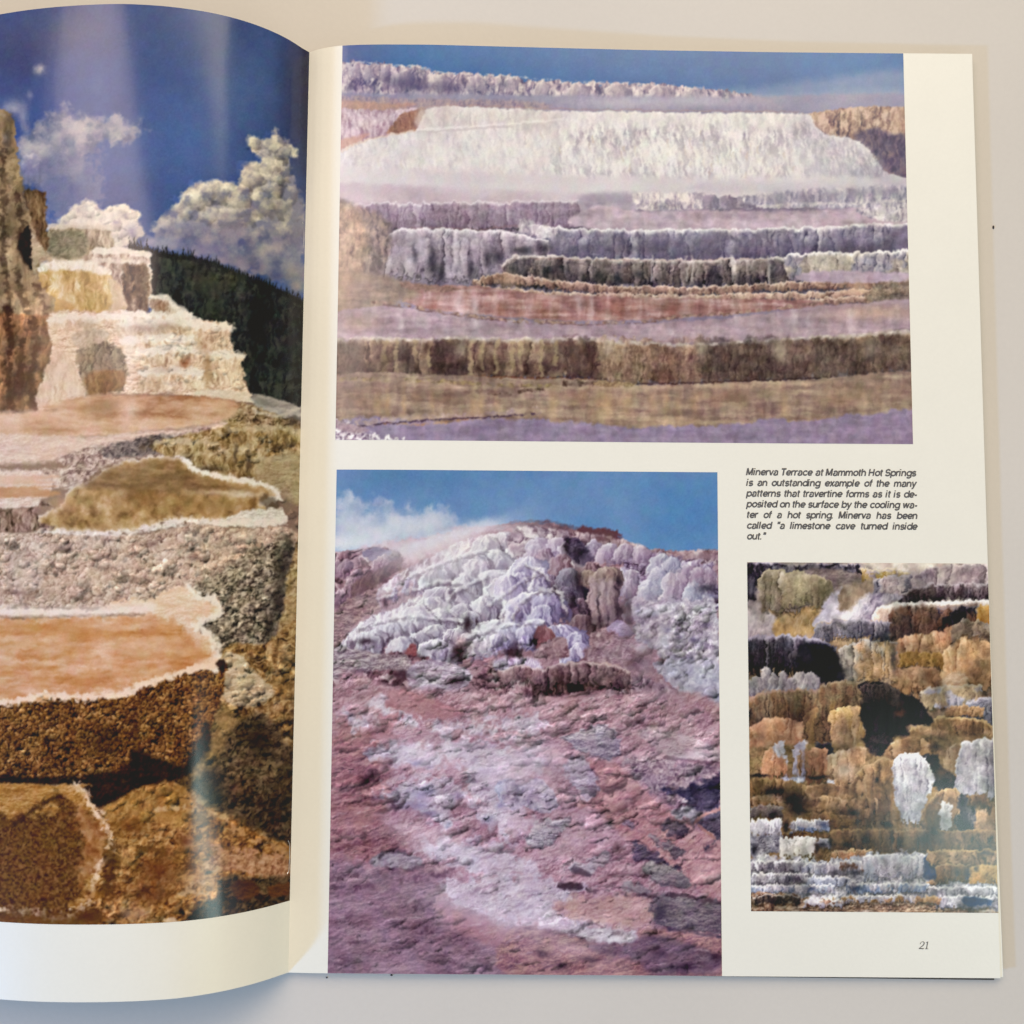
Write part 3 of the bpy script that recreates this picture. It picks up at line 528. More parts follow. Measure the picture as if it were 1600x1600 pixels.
    for x, y, w, h in ((1075, 1200, 36, 60), (1010, 1400, 48, 60), (1400, 1390, 60, 60), (1155, 1190, 14, 34), (1585, 1310, 30, 60), (1460, 1390, 30, 40), (700, 1430, 30, 40), (330, 1330, 70, 22), (1590, 660, 34, 40), (1490, 1090, 18, 40), (480, 1040, 16, 30), (1090, 1220, 22, 50)): G(x, y, w, h, '#33202c', .9)
    R([(620, 1420), (690, 1340), (720, 1440), (700, 1470)], ['#5c2c34', '#8f5258', '#b47c80'], 'rock', 8, .8, 12, soft=1.5)
    G(1050, 1380, 60, 60, '#5c4048', .6); G(1040, 1320, 50, 40, '#c49c9c', .5)
    # right half, frame 2
    c.frame(4.706, 800, 720)
    R([(0, 490), (200, 480), (420, 520), (520, 520), (600, 600), (560, 760), (300, 800), (0, 700)], ['#6e5566', '#a28e9c', '#cbbcc2', '#e4dcdc'], 'drape', 24, 1.2, 13, soft=3)
    L([(0, 466), (120, 464), (300, 462), (318, 480), (420, 492), (520, 522)], 10, '#5e4a58', soft=2, brk=.2, rough=.6)
    L([(520, 530), (600, 548), (680, 545), (750, 565)], 20, '#64444e', soft=2.5, rough=1)
    R([(420, 520), (600, 540), (740, 560), (900, 600), (1040, 655), (1200, 662), (1500, 660), (1500, 760), (1300, 740), (1000, 720), (700, 740), (560, 700), (460, 600)], ['#5e4652', '#947a84', '#bea8ae', '#dccfd0'], 'drape', 16, 1.2, 14, soft=1.5)
    G(1440, 700, 90, 30, '#8c7280', .9); G(1200, 680, 60, 14, '#9a7680', .7); G(660, 575, 80, 20, '#6d4c54', .8)
    R([(880, 610), (1040, 660), (1200, 700), (1380, 740), (1500, 800), (1500, 1100), (1100, 1100), (880, 1000), (820, 880), (800, 760)], W4, 'drape', 22, 1.1, 15, soft=3, rough=2)
    for i, (x, y, w, h) in enumerate(((200, 560, 220, 170), (330, 560, 200, 200), (180, 610, 150, 150), (450, 560, 220, 180), (600, 570, 170, 160), (720, 600, 190, 170), (830, 600, 160, 140), (960, 620, 150, 140), (1090, 680, 170, 170), (880, 800, 150, 150), (1010, 860, 190, 190), (860, 860, 150, 170), (1080, 780, 180, 180), (1210, 790, 230, 260), (1340, 860, 150, 220), (1440, 780, 140, 150), (980, 920, 170, 190), (1290, 760, 160, 130), (1320, 900, 130, 200), (940, 1000, 230, 170), (1180, 700, 140, 120), (1370, 780, 120, 120))):
        S(x, y, w, h, [['#5a4560', '#97829c', '#c3b4c6', '#e2dae2'], ['#5c5670', '#9692ac', '#c2c0d0', '#e4e4ea']][(i + 1) % 2 if x > 850 else 0], .05, seed=i + 60, dark=.7, streak=.9)
    G(1440, 940, 70, 34, '#3a3448', .9); G(1450, 1000, 60, 24, '#6c6c90', .7)
    # dark purple group in the middle
    R([(380, 580), (470, 560), (560, 660), (600, 720), (520, 780), (430, 720)], ['#2c2334', '#4f4058', '#776680'], 'drape', 16, 1, 16, soft=3)
    for i, (x, y, w, h, cols) in enumerate(((250, 640, 180, 220, ['#4a3348', '#7b5f78', '#a68ea4', '#cbb8c8']), (360, 680, 220, 190, ['#4a2f40', '#7d5a68', '#a08290', '#c4b0b8']), (290, 830, 130, 200, ['#2c2030', '#5c465c', '#87708a', '#b8a6b6']), (420, 780, 260, 300, ['#2a2233', '#54485c', '#807588', '#aaa2b2']), (590, 740, 190, 160, B4),
        (560, 800, 130, 140, ['#443038', '#7c625e', '#a48c84', '#cbb8ae']), (660, 850, 290, 400, ['#3b2936', '#6e5560', '#957c82', '#c2acae']), (700, 860, 160, 330, ['#4c3640', '#7c626e', '#a28c94', '#cbb8bc']), (490, 1000, 180, 200, ['#2a1d2a', '#574050', '#84687c', '#b5a0b2']), (400, 920, 170, 180, ['#2a2030', '#4f4054', '#76667e', '#998aa0']), (520, 1130, 220, 170, ['#2c1a24', '#5a404c', '#7f646e', '#a68f98']), (700, 780, 260, 120, ['#54404a', '#88706e', '#ab948e', '#cdbab0']))):
        S(x, y, w, h, cols, 0, seed=i + 90, dark=1, streak=1.4)
    for x, y, w, h in ((490, 880, 36, 90), (410, 1110, 40, 70), (700, 1160, 60, 26), (780, 1100, 70, 50), (860, 1080, 34, 90), (780, 900, 26, 60), (610, 1180, 60, 50), (320, 960, 22, 60), (400, 640, 26, 60), (500, 680, 50, 50), (930, 1090, 24, 36), (640, 1050, 10, 100), (860, 1180, 30, 40)): G(x, y, w, h, '#2b1d29', .85)
    for x in (590, 660, 720): L([(x, 880), (x + 6, 1000), (x + 20, 1180)], 10, '#bda4a8', soft=2.5, alpha=.45)
    R([(690, 1240), (780, 1170), (860, 1220), (900, 1280), (760, 1290)], ['#6f5878', '#9c88a4', '#c3b6ca'], 'rock', 9, .8, 17, soft=2)
    # white lobes across to the left
    for i, (x, y, w, h) in enumerate(((130, 700, 320, 250), (60, 820, 260, 200), (-20, 830, 240, 220), (220, 780, 160, 190), (200, 955, 440, 250), (60, 1000, 220, 200), (230, 1060, 260, 160), (20, 1180, 260, 200), (190, 1160, 300, 170), (110, 1200, 200, 200), (-60, 1220, 200, 180), (400, 1200, 300, 200), (300, 1210, 180, 200), (480, 1250, 180, 190), (500, 1330, 190, 190), (430, 1380, 170, 160))):
        S(x, y, w, h, ['#4d4060', '#8f82a8', '#c9c2d8', '#f0eff4'], .08, seed=i + 120, dark=1, streak=1.3)
    # lilac rubble on the right
    R([(900, 1000), (1060, 1060), (1180, 1040), (1330, 1020), (1500, 1060), (1520, 1650), (1350, 1560), (1150, 1500), (1080, 1420), (1000, 1360), (880, 1320), (900, 1200)], ['#64586c', '#9c90a4', '#c8c0cc', '#ecebee'], 'lump', 13, 1.25, 18, soft=3, rough=2)
    for x, y, w, h in ((930, 1100, 24, 40), (1330, 1320, 40, 30), (1200, 1450, 34, 30), (1140, 1250, 26, 20), (1000, 1330, 30, 16), (1430, 1200, 40, 18), (1300, 1460, 40, 20), (1050, 1130, 26, 18)): G(x, y, w, h, '#5b5376', .6)
    for x, y, w, h in ((1010, 1110, 110, 30), (1400, 1090, 60, 30), (940, 1370, 70, 40), (1440, 1480, 80, 40), (1280, 1530, 110, 40), (1120, 1330, 60, 60)): G(x, y, w, h, '#dfe2ee', .6)
    R([(1040, 1420), (1080, 1480), (1100, 1580), (1000, 1560), (940, 1460)], ['#6d4858', '#9a7884', '#c0a4ac'], 'rock', 10, .8, 19, soft=3)
    # pink and brown crags of the middle
    R([(170, 1290), (190, 1220), (240, 1205), (310, 1260), (300, 1320), (180, 1380)], ['#5c3038', '#8d5a60', '#b08488'], 'streak', 12, 1, 20, soft=2)
    R([(600, 1280), (700, 1250), (820, 1280), (900, 1380), (960, 1500), (900, 1640), (700, 1620), (520, 1560), (480, 1480), (560, 1380)], ['#4f3440', '#7f5f6c', '#a88a94', '#ceb8bc'], 'lump', 15, 1.1, 21, soft=3, rough=2)
    R([(200, 1370), (300, 1300), (400, 1320), (420, 1440), (280, 1460), (180, 1440)], ['#6a4a54', '#977880', '#bfa3a6'], 'drape', 15, 1, 22, soft=2)
    G(170, 1330, 24, 50, '#35202c', .8); G(20, 1380, 40, 50, '#35202c', .7); G(890, 1480, 40, 60, '#4e3038', .6)
    # rows of small crags down to the slope
    c.frame(3.2, 500, 1040)
    R([(65, -60), (200, -40), (450, -60), (700, 20), (900, 0), (1100, 20), (1088, 120), (1088, 200), (760, 190), (400, 130), (60, 250)], P4, 'drape', 24, 1.2, 23, soft=3, rough=2)
    R([(440, 20), (520, -30), (700, 0), (760, 60), (700, 120), (520, 150), (450, 110)], ['#6a5266', '#a692a4', '#d0c2ce', '#ece6e8'], 'rock', 10, 1.1, 24, soft=2)
    R([(60, -90), (300, -60), (440, -50), (440, 30), (300, 20), (60, 60)], ['#4a3844', '#826d78', '#b3a2a6', '#dcd2d0'], 'rock', 9, 1.2, 25, soft=3)
    for x, y, w, h in ((590, 150, 40, 22), (680, 80, 60, 26), (740, 170, 20, 24), (400, 50, 50, 26), (560, 130, 30, 14), (90, 290, 20, 30), (960, 70, 60, 24)): G(x, y, w, h, '#35222c', .8)
    R([(870, -30), (1000, -40), (1090, -30), (1090, 40), (900, 40)], ['#8e7590', '#c4b4ca', '#eae4ea'], 'streak', 8, 1.2, 26, soft=4, ang=10)
    c.frame(3.2, 800, 1040)
    R([(130, 60), (220, 10), (330, -20), (540, 0), (600, 80), (560, 130), (480, 120), (330, 130), (210, 160), (140, 120)], ['#22151e', '#50363f', '#8a6668', '#c4a49e'], 'streak', 15, 1.5, 27, soft=1.5, grad=(0, -1, .9))
    R([(0, 0), (130, 20), (200, 40), (140, 110), (0, 90)], ['#6a4a54', '#a4848a', '#d2babb'], 'drape', 14, 1.1, 28, soft=3)
    R([(600, 60), (740, 80), (900, 150), (1040, 230), (1040, 400), (860, 330), (640, 260), (400, 260), (360, 180), (560, 120)], ['#452f3d', '#765866', '#9e8490', '#c8b4ba'], 'drape', 18, 1.15, 29, soft=3, rough=2)
    R([(720, -20), (1040, -10), (1050, 200), (880, 130), (760, 70)], ['#86809a', '#b4b0c4', '#dcdce6'], 'lump', 10, 1.1, 30, soft=3, rough=2)
    R([(410, 250), (500, 215), (640, 210), (680, 240), (560, 260), (430, 275)], ['#b09ca4', '#d8cacc'], 'rock', 8, .8, 31, soft=2)
    for x, y, w, h in ((560, 290, 110, 26), (900, 240, 60, 30), (1000, 280, 40, 40), (530, 330, 30, 30), (270, 215, 100, 16), (160, 120, 50, 22), (340, 200, 40, 30), (640, 280, 60, 20)): G(x, y, w, h, '#3c2430', .75)
    # the slope below: pinks, then the pale streams
    c.frame(3.2, 500, 1040)
    R([(60, 130), (400, 110), (1088, 160), (2100, 250), (2100, 1560), (30, 1560)], ['#6e4c59', '#9f7882', '#c09ca4', '#d6bdc3'], 'rock', 14, 1.15, 32, soft=6, alpha=.92, ang=-25)
    R([(60, 320), (200, 330), (330, 380), (250, 440), (380, 520), (330, 620), (300, 700), (350, 800), (420, 880), (300, 960), (45, 980)], ['#57343c', '#8a5c62', '#a8797a', '#c09a96'], 'rock', 15, 1.2, 33, soft=14, rough=5, rs=20, ang=-15)
    R([(350, 130), (520, 150), (720, 240), (560, 270), (400, 260), (360, 340), (420, 350), (300, 360)], ['#8c5a62', '#ad7a80', '#c6989a'], 'rock', 12, .9, 34, soft=4, alpha=.8)
    G(160, 360, 100, 40, '#a27670', .5); G(200, 760, 140, 60, '#a06c64', .45); G(150, 560, 90, 60, '#8e5a5e', .4)
    pale = ['#8c7688', '#b8a6b4', '#d4c8d0', '#ebe6e8']
    for i, p in enumerate(([(240, 450), (340, 400), (480, 385), (580, 420), (640, 480), (520, 520), (420, 500), (320, 480)], [(310, 640), (400, 580), (520, 555), (640, 580), (760, 630), (700, 680), (650, 800), (600, 820), (520, 750), (430, 700), (360, 680)],
        [(560, 300), (720, 280), (900, 260), (1090, 240), (1090, 360), (900, 340), (700, 340)], [(600, 380), (760, 370), (960, 420), (1090, 400), (1090, 560), (960, 700), (860, 790), (780, 720), (740, 620), (760, 540), (680, 480)],
        [(480, 900), (620, 870), (760, 870), (900, 900), (1000, 960), (1090, 980), (1090, 1060), (900, 1060), (760, 1050), (700, 1000), (600, 950)], [(590, 1080), (760, 1060), (1000, 1060), (1180, 1080), (1330, 1130), (1180, 1200), (1300, 1270), (1560, 1330), (1560, 1370), (1400, 1380), (1100, 1320), (900, 1280), (720, 1220), (640, 1160)],
        [(120, 250), (200, 240), (250, 260), (220, 300), (150, 310)], [(860, 700), (960, 690), (1050, 730), (1030, 860), (960, 860), (880, 800)], [(390, 265), (440, 250), (490, 275), (430, 300)], [(1330, 1330), (1180, 1210), (1000, 1220)], [(250, 190), (290, 165), (350, 200), (320, 245)])):
        R(p, pale, 'rock', 9, 1.1, 35 + i, soft=8, rough=5.5, rs=11, ang=-20, alpha=.9)
    for x, y, w, h in ((500, 640, 70, 40), (470, 700, 90, 22), (550, 620, 30, 24), (550, 740, 40, 20), (690, 655, 26, 20), (840, 770, 30, 22), (910, 700, 34, 20), (480, 490, 26, 14), (990, 640, 14, 30), (640, 800, 16, 20)): G(x, y, w, h, '#8c88a6', .6)
    R([(880, 590), (960, 560), (1000, 600), (1090, 560), (1160, 620), (1190, 700), (1120, 740), (1020, 700), (960, 720), (900, 680)], ['#4c4860', '#86829a', '#b6b4c6', '#d9d8e0'], 'lump', 13, 1.3, 50, soft=2)
    c.glow(985, 630, 14, 40, '#2c2a40', .8)
    R([(240, 980), (300, 940), (400, 930), (500, 960), (510, 1000), (460, 1020), (330, 1010), (250, 1000)], ['#6c5c66', '#968890', '#bcb0b4'], 'rock', 9, 1.1, 51, soft=1.5, ang=-20)
    L([(300, 960), (330, 930), (420, 925)], 6, '#54404a', soft=1.5, alpha=.7); L([(330, 1015), (450, 1022), (515, 1000)], 6, '#54404a', soft=1.5, alpha=.7)
    # mauve flats at the bottom
    R([(40, 990), (200, 1000), (420, 1030), (560, 1020), (720, 1040), (590, 1085), (640, 1180), (740, 1230), (900, 1285), (1088, 1325), (1200, 1350), (1200, 1560), (20, 1560)], ['#4f3a48', '#7f636f', '#987783', '#b2929a'], 'rock', 9, 1.05, 52, soft=10, rough=4, rs=16, ang=-12, asp=.7)
    R([(560, 1190), (760, 1240), (1000, 1330), (1088, 1400), (900, 1420), (700, 1330)], ['#93606c', '#b78288', '#c89a98'], 'rock', 10, .8, 53, soft=9, alpha=.7, ang=-20)
    for x, y, w in ((130, 1050, 110), (240, 1105, 110), (470, 1070, 110), (620, 1040, 100), (360, 1300, 40), (510, 1200, 70), (690, 1440, 40), (640, 1500, 50), (180, 1380, 60), (110, 1470, 60), (530, 1320, 50), (340, 1030, 40), (80, 1080, 40)): 
        L([(x - w * .5, y + 8), (x, y), (x + w * .5, y - 6)], 9, '#4c3040', soft=3.5, rough=3, alpha=.5, brk=.5, seed=x)
    c.frame(3.2, 800, 1040)
    R([(0, 380), (160, 400), (260, 450), (200, 560), (280, 680), (420, 720), (560, 820), (460, 880), (300, 920), (200, 960), (60, 900), (-40, 700), (-20, 540)], ['#91707a', '#ba9aa2', '#d2bcc2'], 'rock', 11, 1, 54, soft=7, alpha=.4)
    R([(380, 480), (520, 500), (640, 600), (780, 720), (920, 820), (1060, 880), (1060, 1180), (900, 1100), (760, 1000), (560, 860), (420, 720), (300, 700), (420, 620)], ['#7c5058', '#a8767a', '#c09492', '#d2aeaa'], 'rock', 13, 1.05, 55, soft=6, alpha=.85, ang=-30)
    R([(560, 470), (700, 460), (860, 490), (1040, 500), (1040, 740), (900, 760), (740, 660), (620, 560)], ['#443042', '#785e6c', '#a89098', '#d2c0c0'], 'lump', 10, 1.3, 56, soft=4, rough=2.5)
    R([(750, 620), (860, 600), (1000, 560), (1040, 560), (1040, 720), (940, 740), (860, 670)], ['#1f1a2c', '#3f384e', '#6c6276'], 'lump', 10, 1.2, 57, soft=4, rough=2.5)
    R([(620, 340), (700, 300), (850, 340), (1030, 420), (1035, 480), (900, 470), (760, 450), (680, 380)], ['#8b7078', '#b9a0a4', '#dbcccb'], 'rock', 10, 1, 58, soft=4, alpha=.9)
    L([(760, 460), (840, 470), (960, 480), (1030, 486)], 5, '#6a4c58', soft=1.6, alpha=.8)
    c.glow(900, 455, 120, 22, '#d9cdd0', .6)
    for i, (p, cols) in enumerate((([(70, 890), (90, 820), (140, 770), (290, 765), (240, 830), (205, 885), (140, 912)], ['#6c626c', '#968e96', '#bab2b6', '#d4cecd']), ([(250, 360), (320, 340), (440, 300), (500, 330), (550, 420), (500, 468), (440, 460), (350, 430), (300, 400)], ['#574e62', '#8c8292', '#b4acb6', '#d5ced2']),
        ([(808, 740), (850, 695), (895, 705), (935, 755), (885, 782)], ['#706c78', '#9a969e', '#c0bcc0']), ([(920, 785), (980, 745), (1045, 720), (1045, 850), (1010, 860), (960, 820)], ['#2c2838', '#4c4656', '#6e6672']), ([(640, 1020), (690, 968), (790, 990), (915, 1095), (830, 1105), (720, 1085)], ['#605860', '#8a8284', '#aea6a4']),
        ([(740, 790), (790, 775), (850, 790), (880, 840), (820, 855), (760, 825)], ['#2e2634', '#564a58', '#7c6c76']), ([(600, 900), (640, 880), (720, 940), (840, 1010), (790, 1010), (680, 975), (620, 970)], ['#2a2436', '#4d4458', '#776a78']), ([(680, 850), (740, 860), (850, 920), (820, 960), (760, 920)], ['#4b3e4a', '#7a6d74', '#a6989a']),
        ([(700, 1160), (860, 1150), (1050, 1190), (1055, 1350), (900, 1330), (780, 1315), (700, 1280)], ['#3c3642', '#6c6268', '#9c928e']), ([(560, 1100), (620, 1090), (700, 1130), (640, 1150)], ['#7c7078', '#b0a6aa']), ([(280, 480), (350, 465), (430, 560), (430, 640), (370, 690), (320, 620), (270, 540)], ['#837484', '#b0a4b2', '#d0c8d2']),
        ([(290, 1010), (400, 970), (500, 920), (480, 980), (380, 1050)], ['#93858c', '#c4b8bc']), ([(950, 900), (1000, 880), (1020, 900), (970, 930)], ['#403646', '#5a4c5a']), ([(560, 780), (600, 770), (630, 790), (590, 810)], ['#82707c', '#a898a4']))):
        R(p, cols, 'rock', 9, 1.6, 70 + i, soft=2.6, shade=.35, rough=2.2, alpha=.85); L(p + [p[0]], 2.6, '#4f3b46', soft=1.2, alpha=.5, brk=.5)
    L([(915, 790), (960, 750), (1040, 718)], 5, '#b37f72', soft=1.5, alpha=.8); L([(935, 800), (970, 830), (1010, 862)], 5, '#b37f72', soft=1.5, alpha=.7)
    c.glow(740, 1230, 44, 70, '#342e40', .7)
    L([(250, 1100), (340, 1105)], 12, '#3c2a30', soft=2.5, alpha=.8); L([(310, 1020), (375, 1045)], 10, '#4a3840', soft=2, alpha=.8); c.glow(530, 910, 24, 24, '#55303a', .7)
    R([(220, 1200), (300, 1160), (460, 1150), (640, 1150), (690, 1200), (690, 1290), (600, 1300), (430, 1290), (300, 1260)], ['#8d6668', '#b99087', '#d0ada0', '#dfc6bb'], 'rock', 10, 1.05, 90, soft=8, rough=3, ang=-15, alpha=.75)
    L([(380, 1120), (520, 1140), (640, 1150), (860, 1150), (1050, 1190)], 6, '#5c4850', soft=2, brk=.4, rough=1)
    R([(0, 1310), (250, 1340), (450, 1390), (620, 1380), (640, 1320), (800, 1330), (1056, 1360), (1060, 1560), (0, 1560)], ['#5a3d4a', '#8b6268', '#ab7f7c', '#c79d92'], 'rock', 11, 1.1, 91, soft=4, ang=-12, asp=.7)
    R([(300, 1330), (420, 1310), (560, 1330), (620, 1350), (600, 1385), (450, 1385), (330, 1360)], ['#8c7c84', '#c2b6ba', '#e2dada'], 'streak', 8, 1.2, 92, ang=75, soft=3)
    R([(380, 1390), (560, 1390), (700, 1340), (860, 1380), (1000, 1430), (1056, 1470), (1000, 1540), (700, 1540), (640, 1480), (450, 1440)], ['#2e2236', '#5f4a5c', '#8b7280'], 'rock', 12, 1, 93, soft=6, alpha=.75, ang=-12)
    L([(0, 1305), (200, 1330), (400, 1375), (520, 1395)], 6, '#5b3c4a', soft=2, alpha=.7, brk=.3); L([(780, 1315), (900, 1335), (1052, 1360)], 5, '#4f4250', soft=1.6, brk=.3)
    for x, y, w in ((390, 1470, 60), (900, 1500, 70), (1020, 1460, 30), (250, 1500, 40), (730, 1440, 50), (150, 1440, 30)): c.glow(x, y, w, 20, '#3a2434', .7)
    rs = np.random.RandomState(11)
    c.frame(1, 0, 0)
    c.bumps([(512, 1010), (700, 1050), (800, 1020), (1130, 1110), (1130, 1300), (515, 1340)], 260, 10, 60, .40, .33, -8, 2)
    c.bumps([(512, 1060), (1130, 1100), (1130, 1520), (510, 1520)], 260, 9, 60, .28, .28, -10, 3)
    c.bumps([(512, 1040), (1130, 1090), (1130, 1520), (510, 1520)], 900, 4, 15, .42, .30, -12, 8)
    c.bumps([(512, 880), (640, 900), (560, 1060), (512, 1080)], 60, 8, 26, .6, .35, -25, 4)
    c.bumps([(985, 950), (1125, 940), (1125, 1090), (1010, 1050)], 90, 8, 30, .7, .3, -20, 5)
    c.bumps([(640, 1000), (1000, 980), (1010, 1080), (640, 1070)], 50, 12, 44, .55, .4, -10, 6)
    for i in range(420):                                    # wrinkles running with the slope
        x = rs.uniform(515, 1125); y = 1110 + 400 * rs.rand() ** .8; l = rs.uniform(5, 22); a = -.25 + .35 * (x > 850) + rs.uniform(-.25, .25)
        L([(x, y), (x + l * .5, y + a * l * .5 - 1), (x + l, y + a * l)], rs.uniform(1.2, 2.6), '#5c3d4c' if rs.rand() < .6 else '#dcc6c8', alpha=rs.uniform(.12, .38))
    W5 = [(525, 960), (545, 930), (600, 905), (680, 885), (760, 860), (860, 850), (890, 930), (880, 985), (780, 1010), (600, 1005)]
    for p in ([(640, 905), (700, 880), (760, 862)], [(590, 940), (650, 925), (685, 912), (720, 915)], [(720, 975), (700, 950), (716, 925), (760, 905)], [(765, 950), (790, 930), (830, 905), (850, 900)], [(800, 970), (815, 945), (845, 925), (880, 930)], [(560, 985), (640, 965), (720, 975)], [(730, 1000), (790, 980), (850, 975)], [(885, 960), (875, 930), (850, 900), (820, 885)]):
        L(p, 4.5, '#5b4a5e', soft=2.2, rough=1.5, alpha=.6, seed=int(p[0][0])); L([(x - 1, y - 5) for x, y in p], 4, '#f1eff0', soft=2.4, rough=1.2, alpha=.6, seed=int(p[0][0]))
    c.glow(700, 872, 110, 22, '#f2ecec', .45, -22); c.glow(640, 870, 70, 14, '#e6dade', .5, -22); c.glow(620, 950, 70, 14, '#f0edee', .35, -24)
    for x, y, rx, ry, a, k in ((680, 900, 70, 16, -24, .35), (760, 890, 60, 18, -20, .35), (800, 930, 50, 18, -8, .3), (700, 950, 80, 14, -22, .3), (620, 975, 60, 12, -18, .3), (780, 985, 60, 12, -5, .3), (840, 880, 40, 16, 10, .25), (1040, 930, 40, 30, 0, .25)): c.glow(x, y, rx, ry, '#eef0f4', k, a)
    for x, y, rx, ry, a, k in ((640, 858, 90, 10, -14, .5), (700, 836, 90, 9, -16, .55), (760, 826, 60, 7, -6, .5), (600, 838, 60, 14, -16, .35), (560, 850, 40, 12, 0, .5)): c.glow(x, y, rx, ry, '#dde0e8', k, a)
    for x, y, rx, ry in ((1010, 1000, 30, 40), (1000, 1040, 40, 22), (1040, 1080, 40, 16), (985, 960, 16, 40), (1100, 900, 30, 12)): c.glow(x, y, rx, ry, '#8d7688', .4)
    K = c.ledge; CR = ['#35242c', '#7a5a62', '#ae8c90', '#dac6c6']; CW = ['#54424e', '#a08e9c', '#d0c4cc', '#f0ecee']
    K([(832, 1052), (870, 1036), (930, 1034), (985, 1046)], 38, ['#1f141c', '#553c44', '#94747a', '#d2bcba'], CR, 13, 91, '#c9b2b2', 4, foot=1.1); K([(780, 1046), (820, 1038), (850, 1046)], 26, CR, None, 12, 92, '#d8c6c8', 3, foot=1.2)
    for x, y, rx, ry, a, k in ((700, 1330, 110, 22, 18, .35), (790, 1440, 150, 22, 16, .4), (760, 1200, 90, 30, 10, .3), (850, 1180, 70, 26, 20, .25), (650, 1170, 60, 16, 5, .3)): c.glow(x, y, rx, ry, '#e6dde6', k, a)
    c.over(lambda im, X, Y: im + (sstep(1080, 1200, Y) * 1.0)[..., None] * np.array([3., 1., 9.]) + ((sstep(1000, 1060, Y)) * (7 * fbm(X, Y, 50, 24, 3, 73)))[..., None])
    c.warp(.8, 9)
    c.finish(.6, 2.0, 5)
    return c

def pic_right():
    c = Canvas(1160, 872, 1568, 1434, '#a58a72'); R = c.reg; L = c.line; G = c.glow; S = c.scallop; K = c.ledge; c.smin = 1.6; c.rc = .8
    TN = ['#564a42', '#8c7d6e', '#b5a693', '#d6cab9']; GY = ['#2e2a34', '#645e68', '#978f96', '#c8c0c2']; DK = ['#0b0a14', '#221d28', '#48404a', '#857c86']; BR = ['#2a1c18', '#644836', '#94704f', '#bf9c76']
    RB = ['#2a1a18', '#674638', '#977260', '#c2a088']; OC = ['#4f3624', '#94704e', '#c09a74', '#dec2a0']; OD = ['#3a281a', '#765638', '#a27c54', '#c8a47c']; SA = ['#6e4632', '#a87452', '#cc9c76', '#e2bf9e']; WH = ['#5e5864', '#a39ca4', '#d4d0d0', '#f1eee8']; LP = ['#6a5c60', '#9c8c8e', '#c2b4b0', '#dcd2cc']
    c.frame(3.478, 1140, 860)
    R([(60, 30), (1500, 30), (1500, 1080), (60, 1080)], ['#7c6450', '#a68a6c', '#c4a98a'], 'fbm', 14, 1.2, 1, smooth=False)
    R([(60, 30), (1500, 30), (1500, 300), (60, 300)], ['#8c7c78', '#ad9e98', '#cabfb8'], 'fbm', 12, 1.2, 2, soft=3, smooth=False)
    R([(700, 50), (1100, 45), (1250, 70), (1100, 112), (900, 112), (760, 90)], ['#cbb9aa', '#e0d3c6', '#ebe3da'], 'fbm', 14, 1, 6, soft=3)
    K([(80, 66), (260, 70), (420, 74), (560, 66), (720, 80)], 60, DK, GY, 30, 1, '#a49ca6', 2.5); R([(80, 80), (190, 90), (150, 200), (140, 300), (80, 300)], DK, 'face', 12, 1.3, 3, soft=3); G(115, 200, 22, 60, '#77707c', .7); G(350, 74, 50, 8, '#b9aca6', .8); G(190, 68, 50, 7, '#b4aeba', .8)
    R([(400, 108), (560, 104), (720, 130), (770, 160), (640, 185), (560, 235), (480, 200)], ['#5e5050', '#877672', '#a99a90'], 'rock', 10, 1, 10, soft=3)
    K([(720, 98), (860, 98), (980, 118)], 70, ['#7a6034', '#a98c54', '#cdb890', '#e4d6b8'], LP, 26, 4, '#e0d0b0', 3)
    K([(780, 160), (860, 140), (1000, 130)], 120, LP, GY, 30, 5, '#c9bebc', 3)
    K([(990, 150), (1060, 100), (1130, 80), (1300, 72), (1445, 66)], 130, LP, ['#584a4e', '#84747a', '#a99a9e', '#c4b8b8'], 60, 6, '#cfc3bc', 3, base=.2)
    R([(90, 290), (150, 280), (210, 330), (260, 380), (260, 470), (85, 470)], ['#7c7074', '#a99c9c', '#cabdb8'], 'face', 14, .9, 11, soft=3, ang=25)
    R([(245, 375), (360, 330), (530, 270), (520, 350), (470, 440), (380, 455), (250, 462)], ['#8f7048', '#b59262', '#cdae84'], 'streak', 12, 1, 12, soft=3, ang=15)
    K([(148, 150), (175, 116), (240, 104), (330, 112), (420, 112)], 230, ['#4c4236', '#7c705a', '#a4967e', '#cabca4'], TN, 40, 7, '#b9ab8a', 3, base=.3, taper=.12); K([(300, 150), (400, 125), (500, 138), (570, 180)], 180, ['#52483a', '#86795e', '#ac9d80', '#cfc2a6'], None, 36, 8, '#bdae92', 3, taper=-.10, base=.3)
    G(180, 300, 22, 50, '#4c4434', .6); G(560, 240, 40, 24, '#7e7260', .6)
    K([(925, 240), (1000, 200), (1110, 182), (1260, 178), (1445, 180)], 92, ['#231b20', '#56474c', '#8e8084', '#cdc3c4'], ['#1a1418', '#3b3034', '#6a5c5c', '#988a88'], 24, 9, '#b3a9ac', 4, mix=1.2)
    R([(600, 205), (700, 172), (770, 160), (775, 220), (740, 300), (670, 350), (600, 360), (560, 300)], ['#8b7663', '#aa947e', '#c6b29c'], 'streak', 12, .8, 15, soft=5, ang=25)
    R([(455, 405), (490, 330), (530, 262), (610, 205), (588, 260), (598, 315), (650, 345), (620, 378), (520, 388), (460, 415)], ['#b0a6b4', '#cfc7d0', '#e6e0e6'], 'streak', 12, .9, 16, soft=3, ang=25)
    R([(740, 245), (860, 232), (940, 250), (870, 285), (800, 325), (770, 375), (640, 384), (660, 332)], ['#675e70', '#958a98', '#bfb4bc'], 'streak', 8, 1.4, 17, soft=3, ang=35); L([(600, 372), (655, 352), (700, 300), (740, 260)], 12, '#ebe4e6', soft=4, alpha=.7)
